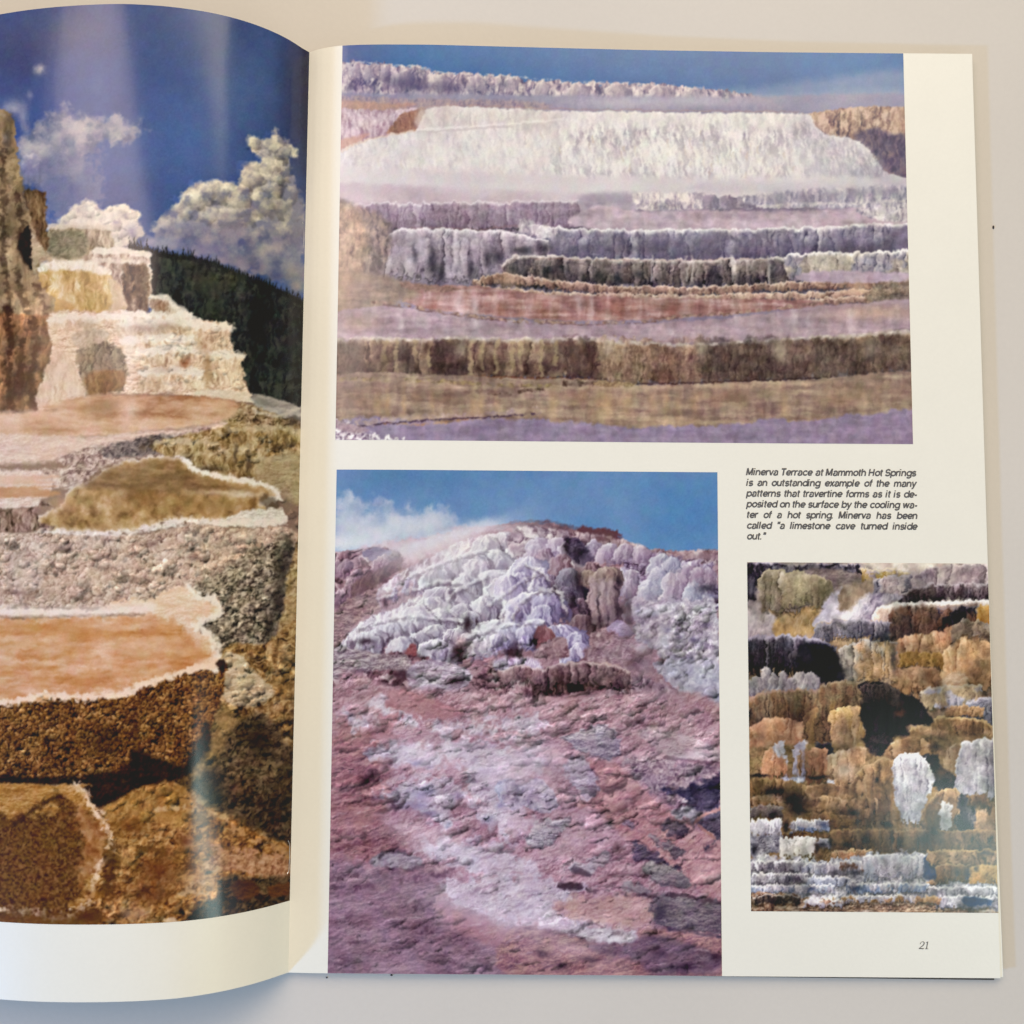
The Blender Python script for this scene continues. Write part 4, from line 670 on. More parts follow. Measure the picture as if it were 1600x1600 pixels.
    K([(775, 350), (820, 300), (900, 282), (1050, 282), (1240, 276), (1445, 268)], 100, ['#8c7468', '#bca392', '#dccabb', '#efe6dc'], None, 40, 10, '#f1ebe2', 7, base=.1)
    K([(868, 330), (900, 306), (1050, 296), (1240, 294), (1350, 288)], 180, RB, ['#1f171c', '#4a3834', '#826454', '#b08a6c'], 34, 11, '#c4b0a4', 4, base=.25, mix=.2); K([(1130, 306), (1240, 302), (1348, 298)], 110, DK, RB, 30, 12, '#a59490', 3); K([(1345, 305), (1400, 290), (1445, 286)], 130, ['#8a5c28', '#b9833c', '#d6a862', '#e6c894'], None, 30, 13)
    K([(885, 500), (960, 462), (1060, 452), (1150, 440), (1230, 410), (1445, 400)], 350, OC, SA, 58, 14, None, 3, base=.12, con=1.1)
    K([(1150, 560), (1210, 490), (1290, 460), (1445, 450)], 300, ['#8a6240', '#be9264', '#dab486', '#ecd0a8'], OC, 62, 15, '#dcb88c', 4, base=.1); K([(1205, 415), (1270, 372), (1350, 385), (1445, 392)], 90, ['#4f4238', '#82705c', '#ab967c', '#c8b498'], TN, 36, 16)
    K([(925, 560), (1020, 548), (1165, 560)], 80, ['#472f16', '#7c5a2c', '#a88048', '#c8a26a'], None, 30, 17, None, base=.1); K([(918, 636), (1000, 628), (1125, 634)], 150, ['#593a26', '#8c6244', '#b48864', '#d0aa84'], OC, 44, 18, '#b08a66', 3); G(1075, 680, 26, 40, '#6a4230', .6)
    R([(1150, 735), (1180, 680), (1240, 660), (1300, 700), (1260, 745)], ['#b08c66', '#d3b28c', '#e2caa8'], 'rock', 10, 1, 30, soft=3)
    K([(590, 530), (640, 505), (700, 498), (760, 484), (905, 494)], 225, ['#544a44', '#8c8176', '#b5aa9a', '#d6ccbc'], ['#6a5138', '#a08058', '#c8a680', '#dec6a4'], 40, 19, '#bdb4ae', 4, base=.15, mix=.7); G(892, 590, 20, 80, '#2e2a30', .75); G(645, 620, 40, 80, '#b5ab9a', .35)
    K([(450, 440), (480, 402), (560, 384), (660, 376), (760, 374), (872, 388)], 112, GY, ['#1e1c26', '#47424c', '#746c74', '#a59ca0'], 22, 20, '#ada5b0', 5, mix=.6, foot=1.2); G(858, 440, 18, 30, '#2f2b38', .6)
    K([(85, 470), (250, 458), (420, 466), (520, 492), (585, 530)], 235, ['#100e18', '#2c2630', '#5c545e', '#948b94'], DK, 18, 21, '#b5adba', 6, mix=1.6, foot=1.0)
    R([(370, 520), (480, 500), (575, 530), (605, 610), (628, 705), (480, 715), (400, 640)], ['#0b0b16', '#14131e', '#23202a'], 'fbm', 18, 1, 38, soft=5, alpha=.92)
    for i, (x, y, w, h) in enumerate(((200, 635, 80, 140), (245, 665, 60, 110), (295, 655, 66, 120), (150, 680, 80, 110), (395, 655, 140, 120), (445, 660, 110, 110), (110, 705, 80, 100), (340, 690, 70, 80))): S(x, y, w, h, ['#5a5058', '#948a90', '#bfb4b4', '#d8cfca'], .1, seed=i + 20, dark=.8)
    K([(1035, 760), (1075, 738), (1240, 728), (1375, 730)], 130, ['#665646', '#9a8468', '#c2ac8a', '#dccbaa'], ['#6a6670', '#96919a', '#b9b3b6', '#d2cccc'], 40, 22, '#cdbda2', 4, mix=.1, base=.2); K([(1255, 870), (1300, 815), (1370, 800), (1445, 798)], 150, ['#2e2c38', '#686470', '#a09ca4', '#d4d0d0'], None, 30, 23, '#cac4c6', 4); K([(1180, 850), (1300, 840), (1380, 850)], 60, OC, None, 30, 24)
    K([(960, 970), (1040, 945), (1120, 905), (1260, 898), (1445, 940)], 160, OD, OC, 46, 25, '#cdb07e', 4, base=.3)
    K([(100, 800), (180, 772), (290, 756), (400, 752), (485, 745)], 190, ['#2c211d', '#64503f', '#92795c', '#bba283'], BR, 22, 26, '#b09080', 4, mix=1)
    K([(103, 960), (200, 905), (330, 915), (430, 950)], 260, SA, ['#7a5a40', '#b08a66', '#d3b08a', '#e6ccaa'], 60, 27, None, base=.1); G(350, 930, 46, 26, '#4a2c22', .6)
    K([(400, 900), (470, 850), (560, 850)], 220, BR, OD, 40, 28); K([(478, 760), (500, 728), (590, 706), (680, 710), (760, 712)], 190, ['#33261e', '#6a543e', '#97805f', '#c0a884'], BR, 26, 29, '#a38e74', 4); K([(548, 880), (600, 850), (730, 850)], 260, ['#6a4c2c', '#a17c4c', '#caa572', '#e2c698'], OC, 34, 30, None, base=.0)
    R([(700, 735), (790, 712), (880, 735), (960, 790), (1015, 800), (1095, 905), (1098, 945), (965, 955), (978, 1010), (885, 1050), (850, 1075), (745, 1075), (735, 960), (705, 900), (728, 800)], ['#0c0a14', '#1a151e', '#352a2e'], 'face', 14, 1.0, 45, soft=2.2)
    G(925, 885, 26, 20, '#764838', .7); G(900, 830, 40, 30, '#3a2e2e', .5); G(110, 890, 14, 32, '#14101a', .9); G(560, 850, 16, 40, '#9c7438', .4)
    K([(705, 740), (760, 716), (860, 728), (930, 760)], 110, ['#1c1618', '#3a2e2c', '#66544a', '#8f7c68'], None, 22, 31, '#7c6a5c', 3, alpha=.75)
    c.frame(3.478, 1140, 1150)
    R([(90, 60), (500, 40), (720, 60), (860, 60), (900, 0), (1500, 0), (1500, 1000), (90, 1000)], ['#54402c', '#876a48', '#ab8a62'], 'lump', 14, 1.1, 50, soft=4, smooth=False)
    K([(470, 30), (540, 40), (560, 60)], 60, DK, None, 20, 32); K([(420, 90), (480, 56), (540, 70)], 190, SA, OC, 44, 33); K([(530, 110), (600, 70), (740, 50)], 210, ['#7a5c3e', '#b08e66', '#d4b690', '#ead4b4'], OC, 40, 34, None, base=.15)
    K([(180, 110), (225, 50), (300, 24)], 200, ['#8c8290', '#beb6be', '#dedade', '#f2f0f0'], SA, 26, 35, taper=-.2, base=.2); K([(350, 60), (390, 20), (425, 20)], 210, ['#7c7280', '#aca2ae', '#d2cad0', '#e8e2e4'], OC, 20, 36)
    R([(735, 0), (885, 0), (850, 60), (820, 108), (775, 92), (730, 50)], ['#120d16', '#271d24', '#4a3a38'], 'lump', 10, 1, 55, soft=2.5)
    K([(840, 90), (880, 30), (960, 10), (1080, 20), (1130, 60)], 130, OD, OC, 50, 37); K([(1170, 110), (1200, 50), (1260, 30)], 210, ['#7a5c40', '#aa8a66', '#ccb08c', '#e2ccae'], None, 40, 38); G(1120, 60, 34, 26, '#1c1418', .8)
    G(620, 190, 60, 40, '#dccabc', .5); R([(530, 235), (570, 245), (580, 270), (540, 262)], WH, 'rock', 6, 1.2, 57, soft=1.5); R([(290, 228), (400, 225), (390, 252), (300, 252)], ['#8d8aa0', '#bfbcca', '#dcd9de'], 'lump', 6, 1.2, 58, soft=2)
    K([(105, 240), (180, 225), (300, 240), (430, 262)], 130, ['#2c1e16', '#6a4e34', '#9c7a52', '#c29f76'], OD, 30, 39, foot=1.2); K([(105, 330), (200, 320), (290, 330)], 60, OC, None, 30, 40); K([(105, 382), (190, 372), (290, 382)], 66, ['#34292a', '#6c5c58', '#9c8c80', '#bcae9e'], None, 18, 41)
    K([(420, 270), (520, 262), (660, 262)], 120, BR, OC, 46, 42); K([(390, 340), (520, 330), (640, 340)], 100, OC, BR, 50, 43); K([(380, 430), (470, 415), (600, 420), (720, 440)], 80, OD, BR, 44, 44)
    K([(655, 260), (700, 190), (780, 140), (850, 112), (905, 128)], 350, ['#5a4026', '#946e46', '#bb9468', '#d8b88e'], BR, 66, 45, '#c8a67c', 4, base=.15); K([(660, 340), (740, 330), (800, 340)], 130, BR, OC, 40, 46, alpha=.8)
    for x, y, w, h in ((250, 300, 60, 24), (350, 345, 66, 40), (375, 405, 46, 30), (240, 425, 30, 24), (160, 216, 60, 10), (668, 415, 30, 18), (865, 482, 44, 14), (480, 225, 60, 10), (800, 240, 14, 18)): G(x, y, w, h, '#120d18', .95)
    R([(1025, 112), (1130, 108), (1145, 160), (1220, 220), (1232, 288), (1120, 292), (1080, 200)], ['#120e1c', '#2b242e', '#54443e'], 'lump', 12, 1, 63, soft=2.5); G(1150, 200, 40, 28, '#6c4c36', .7)
    K([(888, 130), (915, 102), (980, 90), (1050, 98), (1108, 190)], 395, WH, ['#6c6672', '#aaa4ac', '#d9d5d4', '#f4f1ec'], 30, 47, '#f4f1ea', 6, base=.12, taper=.0, foot=.4); R([(1062, 380), (1110, 280), (1130, 300), (1120, 520), (1035, 520), (1030, 480)], ['#6a4c30', '#9c764c', '#c29c6e'], 'lump', 12, 1, 163, soft=2); R([(885, 330), (915, 400), (945, 490), (885, 500)], ['#6a4c30', '#9c764c', '#b89266'], 'lump', 12, 1, 164, soft=2)
    K([(1225, 260), (1235, 100), (1255, 44), (1320, 20), (1450, 10)], 330, WH, ['#6c6672', '#aaa4ac', '#dad6d4', '#f4f1ec'], 40, 48, '#f4f1ea', 5, base=.15)
    K([(1045, 420), (1100, 320), (1170, 286), (1245, 292), (1265, 340)], 235, OC, BR, 44, 49, '#cba878', 3, base=.15); K([(1140, 360), (1205, 360)], 170, ['#7c767e', '#b5b0b2', '#dcd8d4', '#efece8'], None, 24, 50, base=.1, alpha=.9); K([(1238, 310), (1300, 320), (1340, 350)], 220, ['#15121e', '#3e363e', '#706462', '#a39894'], DK, 22, 51); K([(1338, 410), (1400, 388), (1450, 386)], 150, OD, OC, 34, 52); K([(1290, 312), (1390, 322), (1425, 372)], 60, BR, None, 24, 53)
    def tier(x0, x1, y, h, a, b=None, cw=16, sd=0, lc='#efece4'): K([(x0, y + 4), ((x0 * 2 + x1) / 3, y), ((x0 + x1 * 2) / 3, y + 3), (x1, y + 1)], h, a, b, cw, sd, lc, 2.5, foot=1.0)
    tier(540, 1455, 508, 130, OD, BR, 34, 60, '#b3905e'); tier(280, 560, 520, 40, BR, OD, 24, 61, '#b3905e')
    for x, y, w, h in ((740, 560, 30, 36), (1060, 560, 50, 50), (925, 580, 18, 36), (880, 560, 12, 36), (1320, 560, 12, 20), (1420, 562, 18, 22), (1110, 520, 24, 22), (640, 590, 36, 18)): G(x, y, w, h, '#1c1418', .85)
    tier(112, 286, 452, 100, WH, None, 20, 62); tier(330, 545, 454, 68, WH, ['#3c4668', '#7c84a0', '#b4b8c6', '#dcdcdc'], 18, 63); G(310, 490, 18, 36, '#221c2a', .95); G(515, 482, 26, 16, '#3c4a76', .7)
    R([(112, 548), (290, 545), (280, 620), (210, 642), (115, 660)], ['#3c3844', '#77727c', '#a8a4a8'], 'lump', 10, 1.2, 74, soft=2); G(130, 620, 20, 32, '#15131e', .9)
    tier(272, 470, 546, 122, ['#8c867e', '#cbc6bc', '#e8e4da', '#f5f2ea'], None, 26, 64); tier(480, 546, 552, 50, WH, None, 20, 65)
    for x, y, w, h in ((475, 612, 16, 36), (545, 582, 12, 24), (505, 592, 18, 10)): G(x, y, w, h, '#26222e', .9)
    tier(560, 775, 616, 60, OC, SA, 30, 66, '#cdae84')
    R([(112, 668), (300, 660), (600, 676), (760, 640), (1070, 640), (1100, 790), (1450, 800), (1460, 940), (900, 890), (120, 862)], ['#55525e', '#8f8b94', '#bab6ba', '#dedbd6'], 'lump', 9, 1.2, 79, soft=2, rough=2, rs=6)
    tier(112, 420, 676, 64, WH, GY, 16, 67); tier(400, 640, 684, 70, WH, ['#4c4a5a', '#8c8a98', '#bebcc4', '#e4e2e0'], 18, 68); tier(600, 730, 676, 60, WH, RB, 18, 69); tier(730, 1066, 644, 140, WH, ['#565868', '#90909e', '#c2c0c4', '#e8e6e2'], 26, 70, '#f6f3ea')
    R([(1060, 660), (1118, 680), (1150, 770), (1062, 772)], ['#1d2544', '#2f3f68', '#4a4a60'], 'fbm', 10, 1, 82, soft=2.5)
    tier(1082, 1455, 616, 84, OD, OC, 40, 71, '#bf9c64'); tier(1120, 1304, 692, 96, OD, GY, 30, 72, '#b3956a'); tier(1308, 1462, 694, 112, ['#74522a', '#a67e44', '#c8a064', '#dcbc88'], None, 44, 73, '#cfa968')
    tier(112, 430, 744, 56, WH, GY, 14, 74); tier(420, 660, 760, 60, ['#4a4a5c', '#8a8c9c', '#c2c2ca', '#ebe9e6'], None, 14, 75); tier(1066, 1120, 780, 40, OC, BR, 20, 76, '#c8a47a'); tier(640, 1080, 796, 56, WH, ['#3c4c70', '#7c88a4', '#b4b8c4', '#e0dfdc'], 14, 77); tier(112, 560, 806, 48, WH, ['#3c4258', '#7c8294', '#b4b6be', '#dedcd8'], 12, 78); tier(1070, 1462, 816, 60, WH, GY, 18, 79)
    for x, y, w, h in ((1290, 745, 22, 36), (1385, 640, 26, 12), (1235, 745, 24, 26), (1340, 720, 12, 18), (570, 738, 22, 16), (680, 742, 26, 20), (350, 772, 26, 12), (690, 828, 34, 14), (440, 828, 28, 12)): G(x, y, w, h, '#2c2836', .7)
    G(690, 830, 28, 12, '#35507c', .6); G(440, 830, 20, 10, '#4a5c84', .5)
    R([(118, 862), (330, 858), (420, 880), (600, 892), (900, 886), (1080, 912), (1200, 936), (1462, 962), (1468, 1000), (118, 985)], ['#3c2a26', '#7c5c46', '#ad8e74', '#cdb8a0'], 'rock', 9, 1.4, 86, soft=2, rough=1.5)
    tier(118, 380, 862, 50, ['#15121c', '#3a302e', '#6c5a4c', '#a08a74'], None, 26, 80, '#c8bcae'); tier(400, 620, 884, 46, WH, RB, 18, 81); tier(620, 1000, 862, 44, WH, OC, 16, 82); tier(1120, 1462, 868, 72, WH, GY, 22, 83); tier(1000, 1140, 870, 40, OC, BR, 20, 84, '#c9a880')
    R([(1270, 882), (1330, 874), (1420, 886), (1412, 918), (1290, 920)], ['#1f3158', '#2f4a7c'], 'fbm', 9, .8, 88, soft=2); G(480, 905, 40, 10, '#eeeae2', .6); G(1400, 955, 50, 8, '#dcd6cc', .7); G(740, 955, 40, 6, '#e4ded4', .7)
    c.over(lambda im, X, Y: im * (1 + .10 * fbm(X, Y, 46, None, 3, 71) + .05 * fbm(X, Y, 12, None, 3, 72))[..., None])
    c.warp(.9, 9)
    c.finish(.5, 2.0, 7)
    return c

def pic_left():
    c = Canvas(-560, -12, 494, 1456, '#8a7060'); R0 = c.reg; L = c.line; G = c.glow; S = c.scallop
    def R(pts, *a, **k):                                    # outlines that reach the trimmed edge run on across the page
        s, ox, oy = c.F; R0([(x - 620 * s if (x / s + ox) <= 0 else x, y) for x, y in pts], *a, **k)
    c.frame(2.963, 0, 0)
    R([(-60, -60), (1500, -60), (1500, 1500), (-60, 1500)], ['#344274', '#425a94', '#5470aa'], 'fbm', 120, .5, 1, smooth=False, grad=(0, 1, .35))
    for x, y, w, h, col, k in ((300, 150, 300, 120, '#5c5f7c', .7), (900, 200, 300, 200, '#3f5686', .5), (1380, 400, 90, 400, '#2c3358', .85), (1420, 300, 30, 600, '#22233c', .8), (850, 650, 220, 200, '#4d70ae', .6), (100, 250, 180, 160, '#44486c', .7), (60, 420, 100, 60, '#48558a', .6)): G(x, y, w, h, col, k)
    # clouds
    R([(90, 690), (180, 570), (330, 515), (480, 550), (650, 580), (600, 640), (450, 700), (380, 790), (220, 840), (100, 790)], ['#6c7088', '#938f9c', '#b3aaac', '#c6bbb6'], 'fbm', 18, 1.3, 2, soft=11, rough=5, rs=20, alpha=.85)
    R([(100, 760), (300, 700), (450, 720), (480, 900), (450, 1000), (280, 1030), (210, 950)], ['#6f7394', '#8686a2'], 'fbm', 20, 1, 3, soft=14, rough=5, alpha=.8)
    for x, y, w, h, col, k in ((350, 610, 60, 50, '#c9bfba', .6), (190, 700, 50, 40, '#bfb6b6', .5), (240, 600, 26, 26, '#70738c', .6), (270, 680, 40, 40, '#8b8894', .5), (560, 590, 60, 30, '#a9a3a8', .5), (185, 320, 22, 22, '#b8aeb2', .9), (60, 500, 50, 36, '#a7a2b2', .8), (110, 540, 20, 50, '#a09cac', .6), (135, 440, 16, 20, '#8f8ea6', .6), (120, 600, 20, 30, '#b0a8ae', .4)): G(x, y, w, h, col, k)
    big = [(700, 1060), (760, 1000), (830, 920), (870, 870), (960, 838), (1040, 850), (1095, 850), (1110, 790), (1150, 760), (1200, 735), (1150, 690), (1140, 645), (1175, 625), (1230, 645), (1270, 600), (1310, 650), (1340, 670), (1378, 732), (1325, 715), (1350, 800), (1390, 900), (1412, 990), (1408, 1090), (1300, 1140), (1180, 1120), (1060, 1130), (900, 1110), (760, 1100)]
    R(big, ['#85859a', '#aea8a8', '#d2cabc', '#e6decc'], 'fbm', 16, 1.2, 4, soft=4.5, rough=2.2, rs=15, shade=.55)
    for x, y, w, h in ((930, 900, 130, 120), (1000, 880, 140, 110), (870, 950, 130, 100), (1090, 900, 130, 130), (1150, 800, 130, 120), (1230, 740, 120, 120), (1260, 660, 90, 90), (1175, 660, 60, 60), (1310, 700, 80, 70), (1240, 830, 150, 130), (1310, 900, 150, 150), (1180, 940, 150, 120), (1290, 800, 90, 90), (960, 980, 140, 100), (1090, 1010, 150, 90)):
        c.bump(x / 2.963, y / 2.963, w / 2.963, h / 2.963, .16, 0, x)
    c.bumps(big, 40, 12, 30, .8, .07, 0, 9)
    R([(690, 1090), (760, 1050), (860, 1040), (960, 1060), (1100, 1080), (1280, 1080), (1410, 1090), (1415, 1200), (1380, 1300), (1250, 1290), (1120, 1260), (1000, 1200), (860, 1180), (700, 1150)], ['#63668a', '#8d8a9e', '#a79fa8'], 'fbm', 18, 1.2, 5, soft=9, rough=4, rs=14, alpha=.85)
    for x, y, w, h, col, k in ((830, 1050, 110, 26, '#8d8a9e', .7), (1100, 1060, 120, 24, '#908d9c', .6), (1250, 1150, 70, 24, '#b9b2ac', .8), (1210, 1180, 30, 20, '#b9b2ac', .6), (1380, 1060, 40, 60, '#8f8d98', .5), (1100, 1210, 90, 30, '#8a8396', .6), (950, 1150, 120, 30, '#75759a', .6), (1350, 1260, 60, 40, '#a59d98', .7), (1380, 1320, 40, 40, '#a29a98', .8), (1280, 1270, 50, 24, '#4a5585', .5), (1010, 1000, 90, 24, '#a59fa2', .5), (1290, 1000, 60, 40, '#a8a398', .5)): G(x, y, w, h, col, k)
    low = [(260, 1030), (300, 990), (350, 950), (390, 930), (430, 928), (470, 965), (500, 955), (540, 960), (580, 938), (610, 975), (650, 985), (640, 1020), (665, 1050), (660, 1090), (620, 1130), (560, 1160), (240, 1100)]
    R(low, ['#a195a0', '#c7b8b0', '#dfd2c2', '#eadfce'], 'fbm', 13, 1.0, 6, soft=3.5, rough=1.8, rs=13, grad=(0, -1, .3)); c.bumps(low, 40, 8, 24, .8, .16, 0, 10)
    G(690, 1120, 50, 26, '#a3a0b4', .6); G(610, 1060, 40, 30, '#a59db0', .5)
    # wooded hill
    rs = np.random.RandomState(4)
    rid = [(596, 1150), (700, 1165), (800, 1185), (900, 1195), (1000, 1225), (1090, 1270), (1200, 1305), (1300, 1350), (1440, 1420), (1440, 1960), (1180, 1860), (1060, 1600), (700, 1400), (690, 1200)]
    R(rid, ['#16181f', '#23272a', '#353a36', '#454a42'], 'streak', 9, 1.3, 7, soft=1, smooth=False)
    for x in range(600, 1430, 13):
        y = np.interp(x, [596, 700, 800, 900, 1000, 1090, 1200, 1300, 1440], [1150, 1165, 1185, 1195, 1225, 1270, 1305, 1350, 1420]); h = rs.uniform(14, 46) * (1.25 if x < 700 else 1)
        R([(x - 11, y + 14), (x - 5, y - h * .35), (x, y - h), (x + 5, y - h * .35), (x + 12, y + 14)], ['#1a1d22', '#2c3130'], 'fbm', 4, 1, int(x), soft=.7, smooth=False)
    for x, y, w, h, col, k in ((960, 1300, 90, 60, '#4c4c38', .6), (870, 1230, 60, 30, '#3c3c34', .5), (1000, 1400, 60, 100, '#35382c', .6), (1200, 1500, 60, 200, '#0c0f14', .6), (1350, 1600, 40, 200, '#2b2c32', .6), (1090, 1290, 50, 30, '#4a4636', .5)): G(x, y, w, h, col, k)  # olive spots put the page's gloss streak into the hill's colour
    c.bumps([(700, 1200), (1000, 1240), (1400, 1440), (1400, 1880), (1200, 1800), (1060, 1560), (900, 1450)], 200, 5, 14, 1.3, .35, 0, 11)
    OR = ['#3c2415', '#7c5330', '#a97a4c', '#c9a273']; WR = ['#7d6254', '#b09684', '#d6c3b0', '#ece0d0']; WM = ['#a8866c', '#d2b295', '#ead2b8', '#f6e8d4']
    # tower behind
    R([(220, 1080), (260, 1045), (330, 1042), (500, 1055), (520, 1090), (525, 1200), (440, 1210), (210, 1200)], ['#6d5c44', '#96836a', '#bda98c', '#d3c4a8'], 'streak', 11, 1.3, 12, soft=1.6)
    R([(230, 1080), (330, 1070), (400, 1090), (380, 1190), (240, 1190)], ['#5e5844', '#837a60', '#a09478'], 'lump', 10, 1, 13, soft=4); L([(225, 1050), (330, 1045), (420, 1048), (510, 1056)], 9, '#dccdb8', soft=2, alpha=.8)
    R([(430, 1160), (540, 1150), (600, 1155), (690, 1175), (700, 1240), (700, 1380), (660, 1460), (580, 1460), (560, 1350), (480, 1240), (380, 1210)], WR, 'streak', 11, 1.4, 14, soft=1.6)
    L([(440, 1165), (560, 1160), (690, 1180)], 10, '#e8ddce', soft=2, alpha=.9); L([(400, 1215), (500, 1205), (600, 1215), (690, 1220)], 8, '#e4d8c8', soft=2, alpha=.7)
    R([(570, 1230), (620, 1225), (680, 1225), (690, 1350), (670, 1450), (590, 1455), (570, 1350)], ['#2f2018', '#664a36', '#9a7c60', '#c6b094'], 'streak', 10, 1.5, 15, soft=3)
    for x in (600, 640, 672): L([(x, 1240), (x - 6, 1340), (x, 1450)], 10, '#3c281c', soft=3, alpha=.55, rough=1, seed=x)
    R([(150, 1240), (200, 1215), (300, 1212), (430, 1225), (500, 1260), (560, 1340), (580, 1460), (480, 1480), (250, 1480), (170, 1400)], ['#8b6c38', '#b8924e', '#d2b174', '#e6d2a8'], 'streak', 13, 1.2, 16, soft=1.6)
    R([(180, 1215), (300, 1205), (440, 1218), (520, 1270), (460, 1270), (380, 1255), (260, 1250), (170, 1260)], ['#d3c0a4', '#ece2d0', '#f4eee2'], 'streak', 7, 1, 17, soft=3); R([(240, 1380), (320, 1400), (360, 1450), (330, 1490), (240, 1480)], ['#b98a4a', '#dcb070'], 'fbm', 12, .8, 18, soft=3)
    R([(500, 1290), (550, 1310), (585, 1400), (580, 1470), (480, 1470), (520, 1400)], ['#b49a7c', '#dccab0'], 'streak', 9, 1, 19, soft=3, alpha=.8)
    R([(698, 1370), (780, 1375), (805, 1410), (840, 1440), (882, 1450), (884, 1495), (698, 1495)], ['#8e7664', '#c0aa94', '#e6dac8'], 'streak', 7, 1.5, 121, soft=1.5, smooth=False, rough=1.5)
    G(748, 1425, 30, 34, '#8a5c38', .6); L([(705, 1376), (775, 1378), (808, 1415), (880, 1455)], 8, '#ece2d2', soft=2.5, alpha=.8)
    # crag along the trimmed edge
    crag = [(-1600, 300), (-900, 480), (-300, 520), (-10, 505), (30, 505), (68, 560), (78, 700), (100, 830), (130, 960), (180, 1080), (215, 1180), (180, 1240), (190, 1330), (250, 1380), (258, 1480), (250, 1600), (220, 1700), (200, 1800), (170, 1900), (-1700, 1950)]
    R0(crag, ['#5a432e', '#846a4b', '#a68b67', '#c4ab86'], 'face', 24, .55, 20, soft=1.6, rough=1, asp=1.8, smooth=False)
    R0([(10, 700), (70, 700), (130, 960), (200, 1180), (150, 1200), (90, 1050), (30, 900)], ['#6b563c', '#957a58', '#b79c76'], 'lump', 14, .9, 120, soft=6, alpha=.8)
    R([(115, 885), (200, 885), (215, 920), (215, 1020), (225, 1130), (200, 1180), (160, 1080), (130, 960)], ['#44301f', '#7a5c40', '#a0835e'], 'streak', 11, 1.3, 21, soft=1.6)
    R([(90, 1090), (130, 1040), (150, 1110), (150, 1250), (110, 1210), (85, 1160)], ['#181210', '#332620'], 'fbm', 10, 1, 22, soft=3); R([(150, 1080), (200, 1150), (240, 1210), (180, 1215), (160, 1270), (145, 1180)], ['#a18a6c', '#cdb898'], 'rock', 10, .9, 23, soft=2)
    for p in ([(10, 700), (20, 900), (15, 1100), (30, 1300), (50, 1450), (45, 1600)], [(80, 900), (100, 1000), (90, 1100)], [(70, 1240), (100, 1380), (130, 1500), (120, 1650), (90, 1800)], [(170, 1330), (210, 1450), (200, 1600)]): L(p, 9, '#33221a', soft=4, rough=2.5, alpha=.6, seed=len(p))
    G(35, 640, 20, 50, '#3c3836', .6); G(45, 560, 22, 30, '#5a4c40', .6); G(10, 530, 14, 14, '#a8947c', .7); G(20, 640, 12, 20, '#8c8478', .5)
    for x, y, w, h in ((60, 1000, 26, 60), (60, 1330, 30, 70), (180, 1440, 30, 80), (30, 850, 16, 60)): G(x, y, w, h, '#b18a62', .45)
    c.bumps([(0, 520), (60, 560), (210, 1180), (258, 1480), (170, 1900), (0, 1950)], 45, 16, 46, 2.4, .14, 10, 12)
    c.frame(2.963, 0, 500)
    R([(0, -60), (240, -20), (250, 60), (220, 200), (180, 330), (165, 400), (110, 420), (0, 430)], ['#3e2416', '#7e5233', '#ae7a50', '#cc9f76'], 'face', 22, .7, 25, soft=3, ang=6)
    c.bumps([(0, -60), (240, -20), (240, 60), (180, 330), (0, 430)], 40, 14, 44, 2.6, .28, 8, 13)
    for p in ([(30, -50), (50, 100), (40, 250), (60, 420)], [(150, 0), (170, 120), (140, 260), (150, 400)], [(100, 100), (90, 300)]): L(p, 12, '#331b10', soft=4, rough=2, alpha=.8, seed=p[0][0])
    # white terraces
    R([(230, -30), (450, -40), (620, -40), (800, -20), (880, -5), (1040, 15), (1055, 70), (1100, 170), (1120, 260), (1160, 340), (1170, 380), (900, 350), (600, 340), (400, 350), (200, 420), (170, 400), (180, 320), (240, 150)], WM, 'rock', 12, 1.15, 26, soft=1.6)
    for x0, x1, y, h in ((450, 880, -30, 60), (560, 920, 0, 90), (560, 960, 80, 60), (640, 960, 130, 90), (650, 960, 230, 100), (920, 1070, 20, 120), (960, 1120, 150, 150), (240, 440, -20, 60)):
        R([(x0, y + 14), ((x0 + x1) / 2, y + 4), (x1, y + 14), (x1, y + h), (x0, y + h)], ['#a88a70', '#d0b496', '#e9d4b8', '#f6ead6'], 'streak', 8, 1.1, x0 + y, soft=4, smooth=False, rough=3, rs=8)
        L([(x0, y + 16), ((x0 + x1) / 2, y + 6), (x1, y + 14)], 12, '#f0e8da', soft=3, alpha=.8, rough=1.5, seed=y)
    for x, y, w, h, col, k in ((660, 40, 90, 24, '#b09a94', .7), (780, 30, 60, 20, '#b5a08e', .6), (860, 200, 24, 22, '#9c6242', .9), (960, 220, 18, 90, '#a47c50', .7), (930, 120, 20, 40, '#a98a60', .5), (760, 230, 60, 16, '#b59a84', .5), (400, 20, 50, 20, '#9c8a7c', .5), (700, 290, 60, 30, '#c0a080', .5), (600, 130, 30, 120, '#efe6de', .6)): G(x, y, w, h, col, k)
    R([(345, 150), (400, 110), (500, 85), (530, 120), (565, 145), (590, 250), (560, 320), (480, 345), (400, 345), (370, 260)], ['#332c26', '#645848', '#8c7e66', '#b0a186'], 'cols', 10, 1.1, 27, soft=2.5, smooth=False, rough=1.8); R([(400, 250), (560, 230), (580, 290), (520, 340), (410, 345)], ['#4e3018', '#84562e', '#a67c4c'], 'streak', 11, 1.2, 28, soft=5, alpha=.85)
    R([(340, 60), (430, 40), (500, 60), (480, 100), (380, 130), (340, 110)], ['#8d7a68', '#b8a48e', '#d2c2ae'], 'lump', 9, 1, 29, soft=2.5)
    R([(170, 400), (200, 260), (260, 140), (320, 170), (370, 260), (400, 350), (300, 360)], ['#b89880', '#dcc4ac', '#ebdac6'], 'streak', 12, 1, 30, soft=4)
